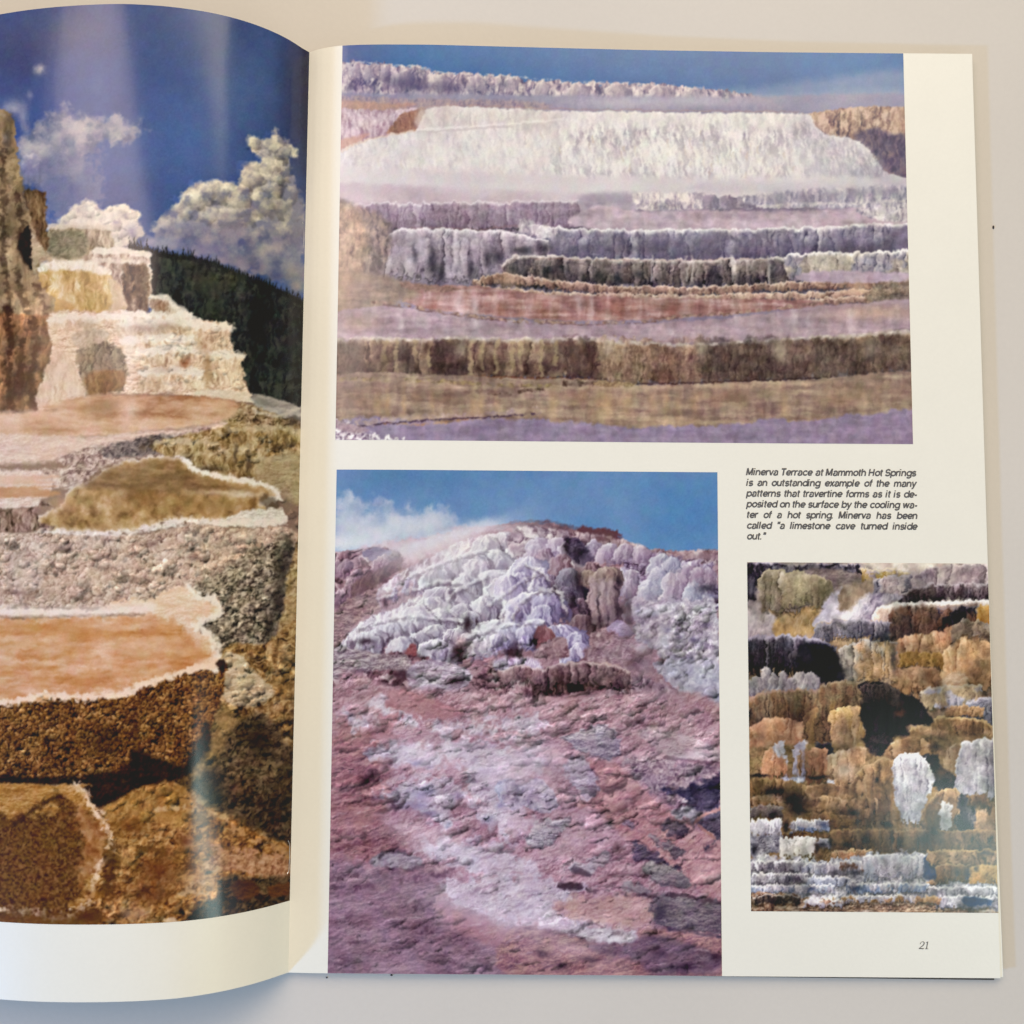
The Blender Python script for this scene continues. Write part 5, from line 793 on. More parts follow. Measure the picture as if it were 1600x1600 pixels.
    R([(900, 345), (960, 320), (1080, 330), (1160, 340), (1175, 380), (1050, 365)], ['#cfc0a6', '#efe4d0'], 'rock', 8, .8, 31, soft=2)
    c.bumps([(600, -20), (1040, 20), (1100, 170), (1150, 330), (640, 330)], 90, 6, 22, .6, .15, 0, 14)
    # rim at the far right
    R([(1170, 345), (1250, 355), (1400, 405), (1440, 420), (1440, 520), (1300, 470), (1180, 400)], ['#7c756e', '#a39c96', '#c4bcb0'], 'still', 8, 1.2, 32, soft=2.5)
    R([(1050, 380), (1180, 400), (1300, 450), (1440, 520), (1440, 900), (1300, 760), (1000, 600), (850, 600), (980, 500)], ['#4c3c28', '#856c4a', '#b09670', '#d0bd9c'], 'lump', 12, 1.3, 33, soft=3); L([(1180, 420), (1300, 450), (1400, 400)], 5, '#d6cdbd', soft=2, alpha=.6)
    # upper pool, copper
    R([(0, 440), (110, 425), (200, 400), (400, 350), (600, 345), (860, 350), (1000, 360), (1100, 380), (1080, 440), (1000, 480), (850, 500), (600, 520), (400, 540), (0, 620)], ['#a4714c', '#c49672', '#d8b294', '#e6ccb4'], 'still', 16, 1.1, 34, soft=4)
    for x, y, w, h, col, k in ((460, 410, 110, 30, '#a07c54', .7), (500, 390, 60, 26, '#8f6c46', .6), (600, 420, 34, 70, '#e0c8b4', .6), (240, 510, 110, 10, '#a06c44', .8), (160, 500, 40, 10, '#a06c44', .6), (200, 430, 60, 40, '#d9a27c', .5), (800, 470, 120, 20, '#c9a078', .5), (60, 500, 100, 40, '#d9b49c', .5), (1020, 420, 40, 30, '#d7bb98', .5), (300, 560, 200, 26, '#e4cdbc', .5)): G(x, y, w, h, col, k)
    R([(0, 480), (120, 530), (400, 545), (600, 520), (760, 510), (900, 500), (1050, 470), (1060, 500), (860, 540), (640, 570), (420, 600), (200, 660), (0, 700)], ['#c4a090', '#dcc0b0', '#ecdacc'], 'rock', 10, .8, 35, soft=4)
    # crust below it
    R([(0, 700), (160, 690), (250, 650), (400, 590), (560, 560), (700, 540), (860, 520), (980, 500), (900, 580), (700, 620), (480, 680), (380, 750), (250, 780), (0, 800)], ['#6b5450', '#a0867c', '#c9b2a4', '#e2d2c4'], 'lump', 11, 1.2, 36, soft=3)
    R([(480, 590), (640, 550), (760, 530), (800, 560), (720, 620), (600, 630), (500, 640)], ['#3f3638', '#776a68', '#a8988e'], 'lump', 10, 1.3, 37, soft=3)
    R([(700, 580), (860, 530), (1040, 490), (1050, 460), (1200, 490), (1390, 560), (1400, 740), (1280, 720), (1160, 700), (920, 690), (850, 640), (760, 620)], ['#54401f', '#8c7044', '#b3976a', '#d2bc96'], 'lump', 13, 1.2, 38, soft=3)
    for x0, x1, y, h in ((850, 1200, 610, 110), (1050, 1240, 590, 120), (1150, 1390, 640, 110), (720, 1000, 560, 60), (1060, 1390, 500, 90)):
        R([(x0, y + 10), ((x0 + x1) / 2, y), (x1, y + 12), (x1 - 10, y + h), (x0 + 10, y + h)], ['#5c4526', '#8d7044', '#b59a6c', '#d8c49c'], 'streak', 9, 1.4, x0, soft=4, rough=3, alpha=.8); L([(x0, y + 10), ((x0 + x1) / 2, y), (x1, y + 12)], 8, '#d9c8a6', soft=3, alpha=.6, rough=1.5)
    for x, y, w, h in ((700, 580, 14, 30), (960, 690, 80, 16), (1150, 650, 14, 60), (1090, 620, 10, 50), (870, 650, 20, 20), (1360, 470, 40, 20), (660, 590, 20, 20)): G(x, y, w, h, '#46362a', .7)
    c.bumps([(700, 560), (1050, 460), (1400, 560), (1400, 1000), (1200, 700)], 130, 6, 24, .7, .34, 0, 15)
    R([(1200, 660), (1390, 620), (1395, 850), (1290, 800), (1200, 760)], ['#8a7450', '#ae9a74', '#c9b894'], 'rock', 12, .9, 39, soft=5, alpha=.8)
    # middle pool, ochre
    pool = [(175, 960), (200, 900), (280, 860), (330, 790), (400, 760), (470, 710), (560, 665), (700, 640), (800, 635), (860, 655), (920, 700), (1040, 730), (1180, 755), (1270, 790), (1280, 820), (1210, 850), (1300, 880), (1310, 930), (1200, 920), (1000, 930), (850, 920), (700, 950), (560, 980), (350, 980), (200, 975)]
    R([(x + (x - 700) * .02, y + (y - 820) * .05) for x, y in pool], ['#b49a8c', '#dac8ba', '#efe6da'], 'rock', 8, 1, 40, soft=2, rough=1.5)
    R(pool, ['#7a5a34', '#a07c4c', '#ba9664', '#d0b28a'], 'fbm', 12, .9, 41, soft=3, rough=1.5, rim=(5, '#ddc6a8', .8))
    R([(380, 770), (500, 690), (640, 660), (800, 645), (880, 700), (1000, 740), (1150, 790), (1000, 800), (700, 790), (500, 780)], ['#6b5032', '#8c6c46', '#ac8c64'], 'still', 9, 1.2, 42, soft=7, alpha=.8)
    for x, y, w, h, col, k in ((1040, 800, 120, 14, '#d8c4a6', .7), (1130, 810, 60, 14, '#e9dfce', .7), (430, 800, 60, 12, '#c79f6c', .6), (620, 800, 60, 40, '#6e4f2e', .5), (300, 850, 60, 30, '#c9a070', .6), (1000, 860, 120, 30, '#9a7a4a', .6), (700, 830, 120, 30, '#8a6232', .5)): G(x, y, w, h, col, k)
    L([(860, 655), (920, 700), (1040, 728), (1180, 752), (1275, 790), (1290, 820), (1230, 845)], 7, '#efe8dc', soft=3, rough=1.5, alpha=.9); L([(1225, 830), (1270, 850), (1250, 870)], 16, '#5b4c3c', soft=4, alpha=.7)
    R([(1150, 880), (1290, 870), (1320, 900), (1300, 950), (1100, 960), (850, 950), (700, 970), (1000, 930)], ['#b9ad9e', '#e6dfd2', '#f2ede4'], 'rock', 8, 1, 43, soft=2.5, rough=1)
    L([(180, 970), (350, 992), (560, 992), (700, 965), (850, 930), (1000, 940), (1200, 935), (1310, 940)], 8, '#efe2d6', soft=3, rough=2, alpha=.85)
    # small pool at the left
    R([(0, 700), (100, 700), (200, 705), (240, 740), (235, 790), (180, 830), (60, 870), (0, 880)], ['#b99a88', '#dcc6b6', '#efe4d8'], 'rock', 10, .9, 44, soft=2); R([(0, 780), (100, 770), (180, 780), (130, 820), (0, 855)], ['#b17c52', '#cd9f78'], 'still', 9, .9, 45, soft=3); R([(0, 720), (120, 720), (170, 740), (100, 760), (0, 760)], ['#cfa58c', '#e2c4ae'], 'still', 9, .9, 46, soft=3)
    R([(0, 890), (60, 875), (180, 835), (170, 880), (180, 930), (90, 980), (0, 1010)], ['#33231c', '#6c5044', '#987868', '#b89a88'], 'streak', 10, 1.4, 47, soft=2.5)
    # popcorn wall
    wall = [(0, 1000), (90, 985), (170, 960), (200, 985), (400, 1000), (600, 1000), (760, 975), (900, 945), (1100, 965), (1300, 955), (1380, 990), (1395, 1100), (1350, 1250), (1290, 1400), (1240, 1500), (1060, 1560), (900, 1400), (860, 1290), (700, 1290), (500, 1330), (200, 1330), (0, 1330)]
    R(wall, ['#7d6254', '#b59885', '#d8c0ac', '#ecdccb'], 'knob', 8, 1.0, 48, soft=2)
    c.bumps(wall, 420, 8, 26, .8, .30, 0, 16)
    R([(30, 1180), (60, 1090), (110, 1070), (160, 1090), (200, 1150), (180, 1250), (60, 1270)], ['#8d7468', '#c0a898', '#dcc8b8'], 'lump', 9, 1, 49, soft=3); c.bumps([(30, 1180), (60, 1090), (110, 1070), (160, 1090), (200, 1150), (180, 1250), (60, 1270)], 30, 6, 18, .8, .3, 0, 17)
    R([(900, 1230), (1000, 1180), (1200, 1050), (1360, 1020), (1370, 1160), (1310, 1330), (1250, 1500), (1060, 1550), (950, 1420), (980, 1330)], ['#2c261f', '#6e6355', '#a0937f', '#cdc2ae'], 'lump', 10, 1.5, 50, soft=4, alpha=.85); c.bumps([(900, 1230), (1200, 1050), (1360, 1020), (1300, 1330), (1250, 1500), (1060, 1550)], 200, 5, 18, .85, .45, 0, 18)
    for x, y, w, h in ((1310, 1150, 40, 90), (1290, 1300, 40, 90), (1250, 1430, 26, 60), (950, 1410, 30, 20), (1340, 1050, 20, 50), (1080, 1540, 60, 14)): G(x, y, w, h, '#221a14', .75)
    for x, y in ((130, 1270), (60, 1260), (280, 1060), (700, 1040), (480, 1150), (620, 1200), (900, 1100), (380, 1290)): G(x, y, 40, 16, '#6b5048', .5)
    for x, y in ((430, 1030), (820, 1080), (200, 1050), (560, 1120), (900, 1010), (1050, 1060), (1150, 1000)): G(x, y, 60, 26, '#e2d2c2', .4)
    R([(1340, 1150), (1400, 1000), (1400, 1500), (1280, 1500), (1310, 1350)], ['#3a2c1c', '#7c6440', '#a98c60', '#c9b48c'], 'lump', 12, 1.2, 51, soft=3); G(1350, 1350, 20, 60, '#c2a676', .6); G(1370, 1440, 24, 50, '#59492c', .7)
    # lower bright pool
    pool2 = [(0, 1330), (200, 1340), (400, 1345), (560, 1300), (700, 1285), (800, 1240), (880, 1235), (920, 1280), (1010, 1310), (1000, 1370), (910, 1415), (990, 1480), (1000, 1540), (1040, 1570), (960, 1640), (700, 1760), (500, 1800), (200, 1860), (0, 1880)]
    R(pool2, ['#cfa683', '#e0bf9f', '#ecd5bd', '#f3e6d6'], 'rock', 14, .55, 52, soft=2, rough=2, rs=8)
    R([(0, 1385), (200, 1380), (500, 1375), (680, 1370), (820, 1390), (850, 1450), (940, 1520), (960, 1570), (850, 1640), (600, 1690), (480, 1720), (200, 1790), (0, 1800)], ['#b9783e', '#cf9560', '#deb088', '#ebcbaa'], 'still', 10, .8, 53, soft=6, rough=3)
    for x, y, w, h, col, k in ((200, 1430, 200, 30, '#c88a4c', .6), (450, 1460, 140, 30, '#cf9458', .5), (900, 1520, 60, 40, '#d59c64', .5), (100, 1500, 140, 30, '#d39c64', .4), (700, 1520, 160, 40, '#e2bd98', .5), (600, 1420, 120, 14, '#e9cdb0', .5)): G(x, y, w, h, col, k)
    L([(0, 1375), (100, 1378), (250, 1372), (500, 1366), (670, 1362)], 5, '#7a5a40', soft=1.6, alpha=.8, brk=.2); L([(0, 1350), (300, 1352), (560, 1345), (700, 1330)], 14, '#f2e4d8', soft=6, alpha=.7)
    L([(880, 1240), (920, 1280), (1010, 1310), (1000, 1365), (912, 1415), (990, 1480), (1000, 1540), (1040, 1570), (1000, 1620)], 12, '#f3ebdf', soft=4, rough=2.5, rs=6, alpha=.9)
    # ----- lowest part
    c.frame(2.6667, 0, 1000)
    R0([(500, 500), (900, 400), (1300, 0), (1300, 1300), (300, 1300)], ['#241810', '#5a4226', '#8a6a40'], 'lump', 13, 1.1, 122, soft=3, smooth=False)
    R([(930, 40), (1100, 20), (1300, 10), (1300, 1500), (700, 1200), (800, 600), (900, 300)], ['#3a2813', '#775630', '#a88250', '#ccb080'], 'lump', 15, 1.2, 60, soft=3)
    R([(935, 60), (1010, 70), (1060, 130), (1140, 210), (1100, 260), (1000, 280), (930, 230)], ['#a38968', '#cfbd9e', '#e2d5ba'], 'rock', 10, 1, 61, soft=3); G(1180, 200, 40, 60, '#b08a4c', .5); G(1190, 60, 30, 40, '#b59a70', .5)
    R([(900, 280), (980, 300), (1000, 400), (920, 520), (800, 560), (860, 400)], ['#6c5630', '#94794a', '#b09464'], 'lump', 12, 1.1, 62, soft=5)
    R([(960, 380), (1080, 300), (1180, 420), (1240, 500), (1250, 860), (1100, 800), (1000, 740), (900, 700), (800, 600), (900, 520)], ['#17100a', '#3c2e1c', '#63503a', '#8a7454'], 'lump', 13, 1.25, 63, soft=6)
    for x, y, w, h, col, k in ((1080, 420, 60, 80, '#241a12', .8), (1000, 620, 40, 40, '#6a4c34', .6), (880, 600, 60, 60, '#2b2a20', .7), (1150, 700, 60, 80, '#2a1c14', .7), (1190, 560, 30, 60, '#40301e', .6), (900, 660, 50, 30, '#2c3024', .5), (1030, 780, 40, 40, '#2c1c10', .6)): G(x, y, w, h, col, k)
    c.bumps([(930, 60), (1230, 20), (1230, 880), (900, 700), (820, 560)], 230, 6, 26, .8, .4, 0, 19)
    # dark studded rim wall of the lower pool
    rw = [(0, 275), (100, 260), (170, 235), (300, 245), (430, 245), (560, 225), (600, 190), (700, 165), (830, 125), (900, 130), (940, 100), (930, 200), (910, 280), (880, 340), (860, 440), (760, 560), (560, 620), (430, 690), (370, 680), (350, 610), (200, 600), (0, 600)]
    R(rw, ['#1c1008', '#5a361a', '#976834', '#d0a468'], 'knob', 7, 1.25, 64, soft=2, rough=1.6)
    c.bumps(rw, 500, 5, 15, .85, .45, 0, 20)
    R([(350, 560), (520, 540), (560, 460), (760, 520), (840, 380), (870, 340), (870, 460), (760, 570), (560, 630), (440, 695), (370, 680)], ['#0b0604', '#1e120a', '#3a2614'], 'lump', 10, 1, 65, soft=6, alpha=.85)
    R([(0, 540), (200, 570), (350, 570), (350, 615), (200, 605), (0, 605)], ['#0f0906', '#2a1a10'], 'lump', 10, 1, 66, soft=5, alpha=.8); G(420, 430, 60, 60, '#2c180c', .5); G(560, 360, 14, 90, '#2a160c', .5)
    L([(0, 262), (100, 250), (170, 228), (300, 238), (430, 236), (540, 215), (590, 180), (700, 150), (830, 115), (930, 90)], 9, '#f3dcc2', soft=3, rough=1.8, rs=6, alpha=.95); R([(905, 90), (935, 80), (935, 140), (910, 130)], ['#2a1a10', '#4c3420'], 'fbm', 6, 1, 67, soft=2)
    # shallow ochre shelves at the foot
    R([(0, 610), (200, 605), (340, 620), (380, 680), (440, 695), (560, 625), (720, 590), (830, 680), (1000, 760), (1100, 820), (1230, 900), (1260, 1300), (-20, 1300)], ['#4a2c10', '#86582a', '#b58446', '#d2aa70'], 'lump', 14, 1.1, 68, soft=3)
    R([(440, 700), (560, 640), (740, 600), (820, 680), (760, 740), (600, 760), (480, 790)], ['#7a5424', '#a8793a', '#c49c5c'], 'lump', 12, 1, 69, soft=5, alpha=.8)
    c.bumps([(400, 640), (740, 600), (1230, 900), (1200, 1150), (400, 1180)], 280, 6, 28, .7, .36, -10, 21)
    dp = [(0, 780), (80, 730), (170, 670), (250, 650), (330, 690), (400, 770), (440, 830), (450, 880), (400, 950), (350, 1010), (360, 1060), (290, 1110), (200, 1140), (0, 1140)]
    R([(0, 620), (200, 605), (330, 615), (370, 680), (440, 760), (465, 850), (460, 900), (420, 960), (370, 1060), (340, 1130), (300, 1180), (0, 1185)], ['#8c5c28', '#b3803c', '#cfa468'], 'rock', 10, 1.1, 70, soft=3)
    R(dp, ['#46270f', '#5f3a1a', '#775026', '#8c6236'], 'fbm', 3, 1.2, 71, soft=6, rough=4, rs=14)
    R([(340, 700), (420, 780), (450, 860), (430, 930), (370, 1000), (330, 1030), (330, 960), (350, 860), (310, 740)], ['#8a5428', '#b07a44', '#c89a68'], 'fbm', 10, 1.2, 72, soft=6, rough=3, alpha=.85)
    L([(300, 610), (350, 630), (385, 700), (440, 770), (462, 850), (455, 900), (410, 950), (385, 1010), (375, 1080), (330, 1120), (280, 1155), (180, 1140), (0, 1125)], 10, '#efd6b4', soft=2.5, rough=2.6, rs=5, alpha=.95, brk=.25)
    L([(60, 770), (170, 690), (250, 650)], 8, '#3c240e', soft=3, rough=2, alpha=.7)
    L([(0, 1165), (150, 1165), (300, 1175), (400, 1150)], 26, '#5a3418', soft=8, rough=3, alpha=.7); L([(460, 900), (465, 960), (440, 1050)], 22, '#4c2c12', soft=6, rough=3, alpha=.7)
    for x, y, w, h, col, k in ((560, 780, 70, 40, '#6d3e18', .7), (770, 840, 36, 26, '#6b3a1c', .8), (660, 960, 90, 60, '#6a3c1a', .8), (620, 1060, 110, 50, '#6c3e1e', .7), (850, 740, 50, 30, '#5d4420', .6), (520, 900, 30, 40, '#d2a468', .5), (720, 760, 60, 30, '#cfa460', .5), (820, 860, 60, 20, '#d0a874', .5), (800, 1000, 60, 50, '#d0ac84', .5), (560, 1140, 60, 30, '#d7b08c', .6), (400, 1060, 30, 20, '#a8702c', .6), (730, 900, 50, 20, '#c79a54', .5), (360, 1150, 60, 24, '#4a2810', .6)): G(x, y, w, h, col, k)
    L([(470, 860), (560, 855), (650, 880), (740, 900), (800, 940)], 6, '#6c4420', soft=2, rough=2.5, alpha=.8); L([(640, 705), (760, 700), (860, 725), (940, 740)], 6, '#dcbf8e', soft=2, rough=2.5, alpha=.7, brk=.3)
    L([(900, 870), (1000, 880), (1080, 890), (1120, 910), (1200, 905)], 10, '#d0a27e', soft=3, rough=3, alpha=.8, brk=.3); R([(880, 900), (1000, 890), (1100, 905), (1210, 920), (1210, 990), (1100, 990), (980, 960), (860, 960)], ['#7a4e30', '#b08058', '#d2ab86'], 'lump', 9, 1.2, 73, soft=3)
    L([(950, 760), (1020, 810), (1100, 850), (1160, 860), (1210, 890)], 7, '#c69a6a', soft=2, rough=2.5, alpha=.7)
    R([(930, 990), (1060, 990), (1220, 990), (1230, 1110), (1100, 1130), (950, 1160), (770, 1180), (820, 1120), (900, 1080)], ['#0f0a08', '#2c2018', '#54402c', '#7c6244'], 'lump', 12, 1.2, 74, soft=5); R([(970, 1010), (1040, 1000), (1085, 1040), (1040, 1085), (980, 1070)], ['#3a2012', '#6c4428'], 'rock', 9, 1, 75, soft=3); R([(1120, 1030), (1200, 1010), (1200, 1060), (1130, 1070)], ['#4c2c18', '#7c4c2c'], 'rock', 8, 1, 76, soft=3)
    for x, y in ((820, 1010), (850, 1060), (790, 1050), (880, 950)): L([(x - 30, y + 8), (x, y - 6), (x + 26, y + 4)], 6, '#d9b890', soft=2, rough=2, alpha=.7, seed=x)
    L([(690, 1170), (720, 1165), (740, 1175)], 7, '#e6cfae', soft=2, alpha=.8)
    G(1225, 700, 26, 500, '#1c120c', .35)
    c.frame(1, 0, 0)
    for x, y, rx, ry, k in ((90, 500, 60, 70, .30), (110, 560, 80, 50, .35), (60, 650, 110, 60, .35), (130, 430, 50, 50, .22), (40, 760, 90, 60, .25), (100, 900, 160, 40, .2)): G(x, y, rx, ry, '#f3cba6', k)  # warm sheen of the curled page, painted into the print's colours
    c.frame(1, 0, 0)
    c.over(lambda im, X, Y: im * (1 + sstep(900, 1150, Y)[..., None] * np.array([-.01, -.05, -.06])))
    c.warp(.8, 9)
    c.finish(.65, 2.2, 9)
    return c
# ------------------------------------------------------------ helpers
def tag(o, label=None, cat=None, group=None, kind=None):
    if label: o['label'] = label
    if cat: o['category'] = cat
    if group: o['group'] = group
    if kind: o['kind'] = kind
    return o
def nodes_mat(name):
    m = D.materials.new(name); m.use_nodes = True; nt = m.node_tree
    return m, nt, nt.nodes['Principled BSDF']
def paper_mat(name, col, rough=.30, spec=.34):
    m, nt, b = nodes_mat(name); b.inputs['Roughness'].default_value = rough; b.inputs['Specular IOR Level'].default_value = spec
    tc = nt.nodes.new('ShaderNodeTexCoord'); n = nt.nodes.new('ShaderNodeTexNoise'); n.inputs['Scale'].default_value = 900; n.inputs['Detail'].default_value = 4
    n2 = nt.nodes.new('ShaderNodeTexNoise'); n2.inputs['Scale'].default_value = 60; n2.inputs['Detail'].default_value = 3
    nt.links.new(tc.outputs['Object'], n.inputs['Vector']); nt.links.new(tc.outputs['Object'], n2.inputs['Vector'])
    mx = nt.nodes.new('ShaderNodeMix'); mx.data_type = 'RGBA'; mx.blend_type = 'MIX'
    mx.inputs[6].default_value = (*[c * .95 for c in col], 1); mx.inputs[7].default_value = (*[min(1, c * 1.04) for c in col], 1)
    ad = nt.nodes.new('ShaderNodeMath'); ad.operation = 'ADD'; ad.inputs[1].default_value = 0
    mm = nt.nodes.new('ShaderNodeMath'); mm.operation = 'MULTIPLY_ADD'; mm.inputs[1].default_value = .5; mm.inputs[2].default_value = .0
    nt.links.new(n.outputs['Fac'], mm.inputs[0]); nt.links.new(mm.outputs[0], ad.inputs[0])
    m3 = nt.nodes.new('ShaderNodeMath'); m3.operation = 'MULTIPLY'; m3.inputs[1].default_value = .5
    nt.links.new(n2.outputs['Fac'], m3.inputs[0]); nt.links.new(m3.outputs[0], ad.inputs[1])
    nt.links.new(ad.outputs[0], mx.inputs[0]); nt.links.new(mx.outputs[2], b.inputs['Base Color'])
    bp = nt.nodes.new('ShaderNodeBump'); bp.inputs['Strength'].default_value = .12; bp.inputs['Distance'].default_value = .0002
    nt.links.new(n.outputs['Fac'], bp.inputs['Height']); nt.links.new(bp.outputs['Normal'], b.inputs['Normal'])
    return m
def ink_mat():
    m, nt, b = nodes_mat('printed_ink'); a = nt.nodes.new('ShaderNodeVertexColor'); a.layer_name = 'ink'
    tc = nt.nodes.new('ShaderNodeTexCoord'); n = nt.nodes.new('ShaderNodeTexNoise'); n.inputs['Scale'].default_value = 2600; n.inputs['Detail'].default_value = 2
    nt.links.new(tc.outputs['Object'], n.inputs['Vector'])
    mr = nt.nodes.new('ShaderNodeMapRange'); mr.inputs['To Min'].default_value = .93; mr.inputs['To Max'].default_value = 1.07
    nt.links.new(n.outputs['Fac'], mr.inputs['Value'])
    vm = nt.nodes.new('ShaderNodeVectorMath'); vm.operation = 'SCALE'
    nt.links.new(a.outputs['Color'], vm.inputs[0]); nt.links.new(mr.outputs[0], vm.inputs['Scale']); nt.links.new(vm.outputs[0], b.inputs['Base Color'])
    b.inputs['Roughness'].default_value = .175; b.inputs['Specular IOR Level'].default_value = .42
    wv = nt.nodes.new('ShaderNodeTexNoise'); wv.inputs['Scale'].default_value = 45; wv.inputs['Detail'].default_value = 3
    mp = nt.nodes.new('ShaderNodeMapping'); mp.inputs['Scale'].default_value = (3.0, .4, 1); nt.links.new(tc.outputs['Object'], mp.inputs['Vector']); nt.links.new(mp.outputs[0], wv.inputs['Vector'])
    bp = nt.nodes.new('ShaderNodeBump'); bp.inputs['Strength'].default_value = .12; bp.inputs['Distance'].default_value = .0004
    nt.links.new(wv.outputs['Fac'], bp.inputs['Height']); nt.links.new(bp.outputs['Normal'], b.inputs['Normal'])
    return m
def plain_mat(name, col, rough=.6, spec=.3, metal=0):
    m, nt, b = nodes_mat(name); b.inputs['Roughness'].default_value = rough; b.inputs['Specular IOR Level'].default_value = spec; b.inputs['Metallic'].default_value = metal
    n = nt.nodes.new('ShaderNodeTexNoise'); n.inputs['Scale'].default_value = 400
    mx = nt.nodes.new('ShaderNodeMix'); mx.data_type = 'RGBA'; mx.inputs[6].default_value = (*[c * .8 for c in col], 1); mx.inputs[7].default_value = (*[min(1, c * 1.2) for c in col], 1)
    nt.links.new(n.outputs['Fac'], mx.inputs[0]); nt.links.new(mx.outputs[2], b.inputs['Base Color']); return m

def mesh_obj(name, verts, faces, mat, parent=None, smooth=True):
    me = D.meshes.new(name); verts = np.asarray(verts, np.float32); faces = np.asarray(faces, np.int32)
    n, k = faces.shape
    me.vertices.add(len(verts)); me.vertices.foreach_set('co', verts.ravel())
    me.loops.add(n * k); me.loops.foreach_set('vertex_index', faces.ravel())
    me.polygons.add(n); me.polygons.foreach_set('loop_start', np.arange(n, dtype=np.int32) * k); me.polygons.foreach_set('loop_total', np.full(n, k, np.int32))
    me.polygons.foreach_set('use_smooth', np.full(n, smooth))
    me.update(calc_edges=True); me.validate(); me.materials.append(mat)
    if smooth and len(verts) < 60000: me.set_sharp_from_angle(angle=math.radians(45))
    o = D.objects.new(name, me); COL.objects.link(o)
    if parent: o.parent = parent
    return o
def grid_faces(r, c, off=0, flip=False):
    i = np.arange(r - 1)[:, None] * c + np.arange(c - 1)[None, :] + off
    f = np.stack([i, i + 1, i + c + 1, i + c], -1).reshape(-1, 4)
    return f[:, ::-1] if flip else f
def slab(name, top, thick, mat, parent, nrm=None):
    """closed sheet: top is an (r,c,3) grid, thickness goes down along nrm"""
    r, c, _ = top.shape; d = np.array([0, 0, -1.0]) if nrm is None else -nrm
    bot = top + d * thick; V = np.vstack([top.reshape(-1, 3), bot.reshape(-1, 3)]); n = r * c
    F = [grid_faces(r, c), grid_faces(r, c, n, True)]
    ring = np.concatenate([np.arange(c), np.arange(1, r) * c + c - 1, (r - 1) * c + np.arange(c - 2, -1, -1), np.arange(r - 2, 0, -1) * c])
    nx = np.roll(ring, -1); F.append(np.stack([nx, ring, ring + n, nx + n], -1))
    return mesh_obj(name, V, np.vstack(F), mat, parent)

# ------------------------------------------------------------ the lie of the pages
W, H = .229, .30878
_hx = np.array([0, 3, 7, 11, 18, 25, 42, 73, 114, 160, 205, 229]) * MM; _hz = np.array([0, 1.7, 3.3, 4.3, 4.95, 5.2, 5.2, 3.9, 2.3, 1.2, .7, .5]) * MM
def smooth_interp(x, xs, ys, r=.003):
    return sum(np.interp(x + k * r, xs, ys) for k in (-1, -.5, 0, .5, 1)) / 5
def z_right(x, y):
    h = np.where(x < .006, np.interp(x, _hx, _hz), smooth_interp(x, _hx, _hz, .003))
    return h * (.1 + .9 * y / H)
TOPC = np.array([(0, 0), (-2.2, 3), (-4.6, 6.9), (-7.3, 10.3), (-13.3, 16), (-19.3, 20), (-25.5, 23), (-35, 25.9), (-44.8, 27.6), (-54.9, 28.2), (-65.6, 27.6), (-76.6, 26.3), (-88, 24.2), (-96, 22.2), (-115, 17), (-140, 10.5), (-170, 4.5), (-200, 1), (-240, 0)]) * MM
BOTC = np.array([(0, 0), (-3.2, 3.6), (-5.3, 6), (-7.5, 8.2), (-12.2, 12.2), (-18.4, 16.3), (-28, 20.6), (-38, 22.8), (-48.4, 23.9), (-59.1, 24.3), (-69.8, 24.0), (-81.5, 22.6), (-100, 19), (-120, 14.5), (-150, 8.5), (-180, 4), (-210, 1.2), (-245, 0)]) * MM
def arc_curve(P, n=4000):
    t = np.r_[0, np.cumsum(np.hypot(*np.diff(P, axis=0).T))]; m = np.gradient(P, t, axis=0)
    q = np.linspace(0, t[-1], n); i = np.clip(np.searchsorted(t, q) - 1, 0, len(t) - 2); h = (t[i + 1] - t[i])[:, None]; u = ((q - t[i]) / h[:, 0])[:, None]
    Q = (2 * u**3 - 3 * u**2 + 1) * P[i] + (u**3 - 2 * u**2 + u) * h * m[i] + (-2 * u**3 + 3 * u**2) * P[i + 1] + (u**3 - u**2) * h * m[i + 1]
    k = np.exp(-.5 * (np.arange(-60, 61) / 25) ** 2); k /= k.sum()                # fair the curve a little
    for c in (0, 1): Q[60:-60, c] = np.convolve(Q[:, c], k, 'valid')
    s = np.r_[0, np.cumsum(np.hypot(*np.diff(Q, axis=0).T))]; return s, Q
_st, _qt = arc_curve(TOPC); _sb, _qb = arc_curve(BOTC)
def left_pt(s, y, lift=0.0):
    f = y / H
    xt, zt = np.interp(s, _st, _qt[:, 0]), np.interp(s, _st, _qt[:, 1]); xb, zb = np.interp(s, _sb, _qb[:, 0]), np.interp(s, _sb, _qb[:, 1])
    x = xb + (xt - xb) * f; z = zb + (zt - zb) * f
    if not (isinstance(lift, float) and lift == 0.0):
        e = .0006; x2, z2 = _l2(s + e, y); x1, z1 = _l2(np.maximum(s - e, 0), y); tx, tz = x2 - x1, z2 - z1; L = np.hypot(tx, tz) + 1e-12
        x = x + lift * tz / L; z = z - lift * tx / L
    return np.stack([x, y + 0 * x, z], -1)
def _l2(s, y):
    f = y / H; xt, zt = np.interp(s, _st, _qt[:, 0]), np.interp(s, _st, _qt[:, 1]); xb, zb = np.interp(s, _sb, _qb[:, 0]), np.interp(s, _sb, _qb[:, 1])
    return xb + (xt - xb) * f, zb + (zt - zb) * f

TABLE_Z = -.0025
white = paper_mat('coated_paper', PAPER)
edge = paper_mat('page_edges', (.66, .62, .52), .8, .1)
ink = ink_mat(); type_ink = plain_mat('type_ink', (.11, .108, .11), .5)

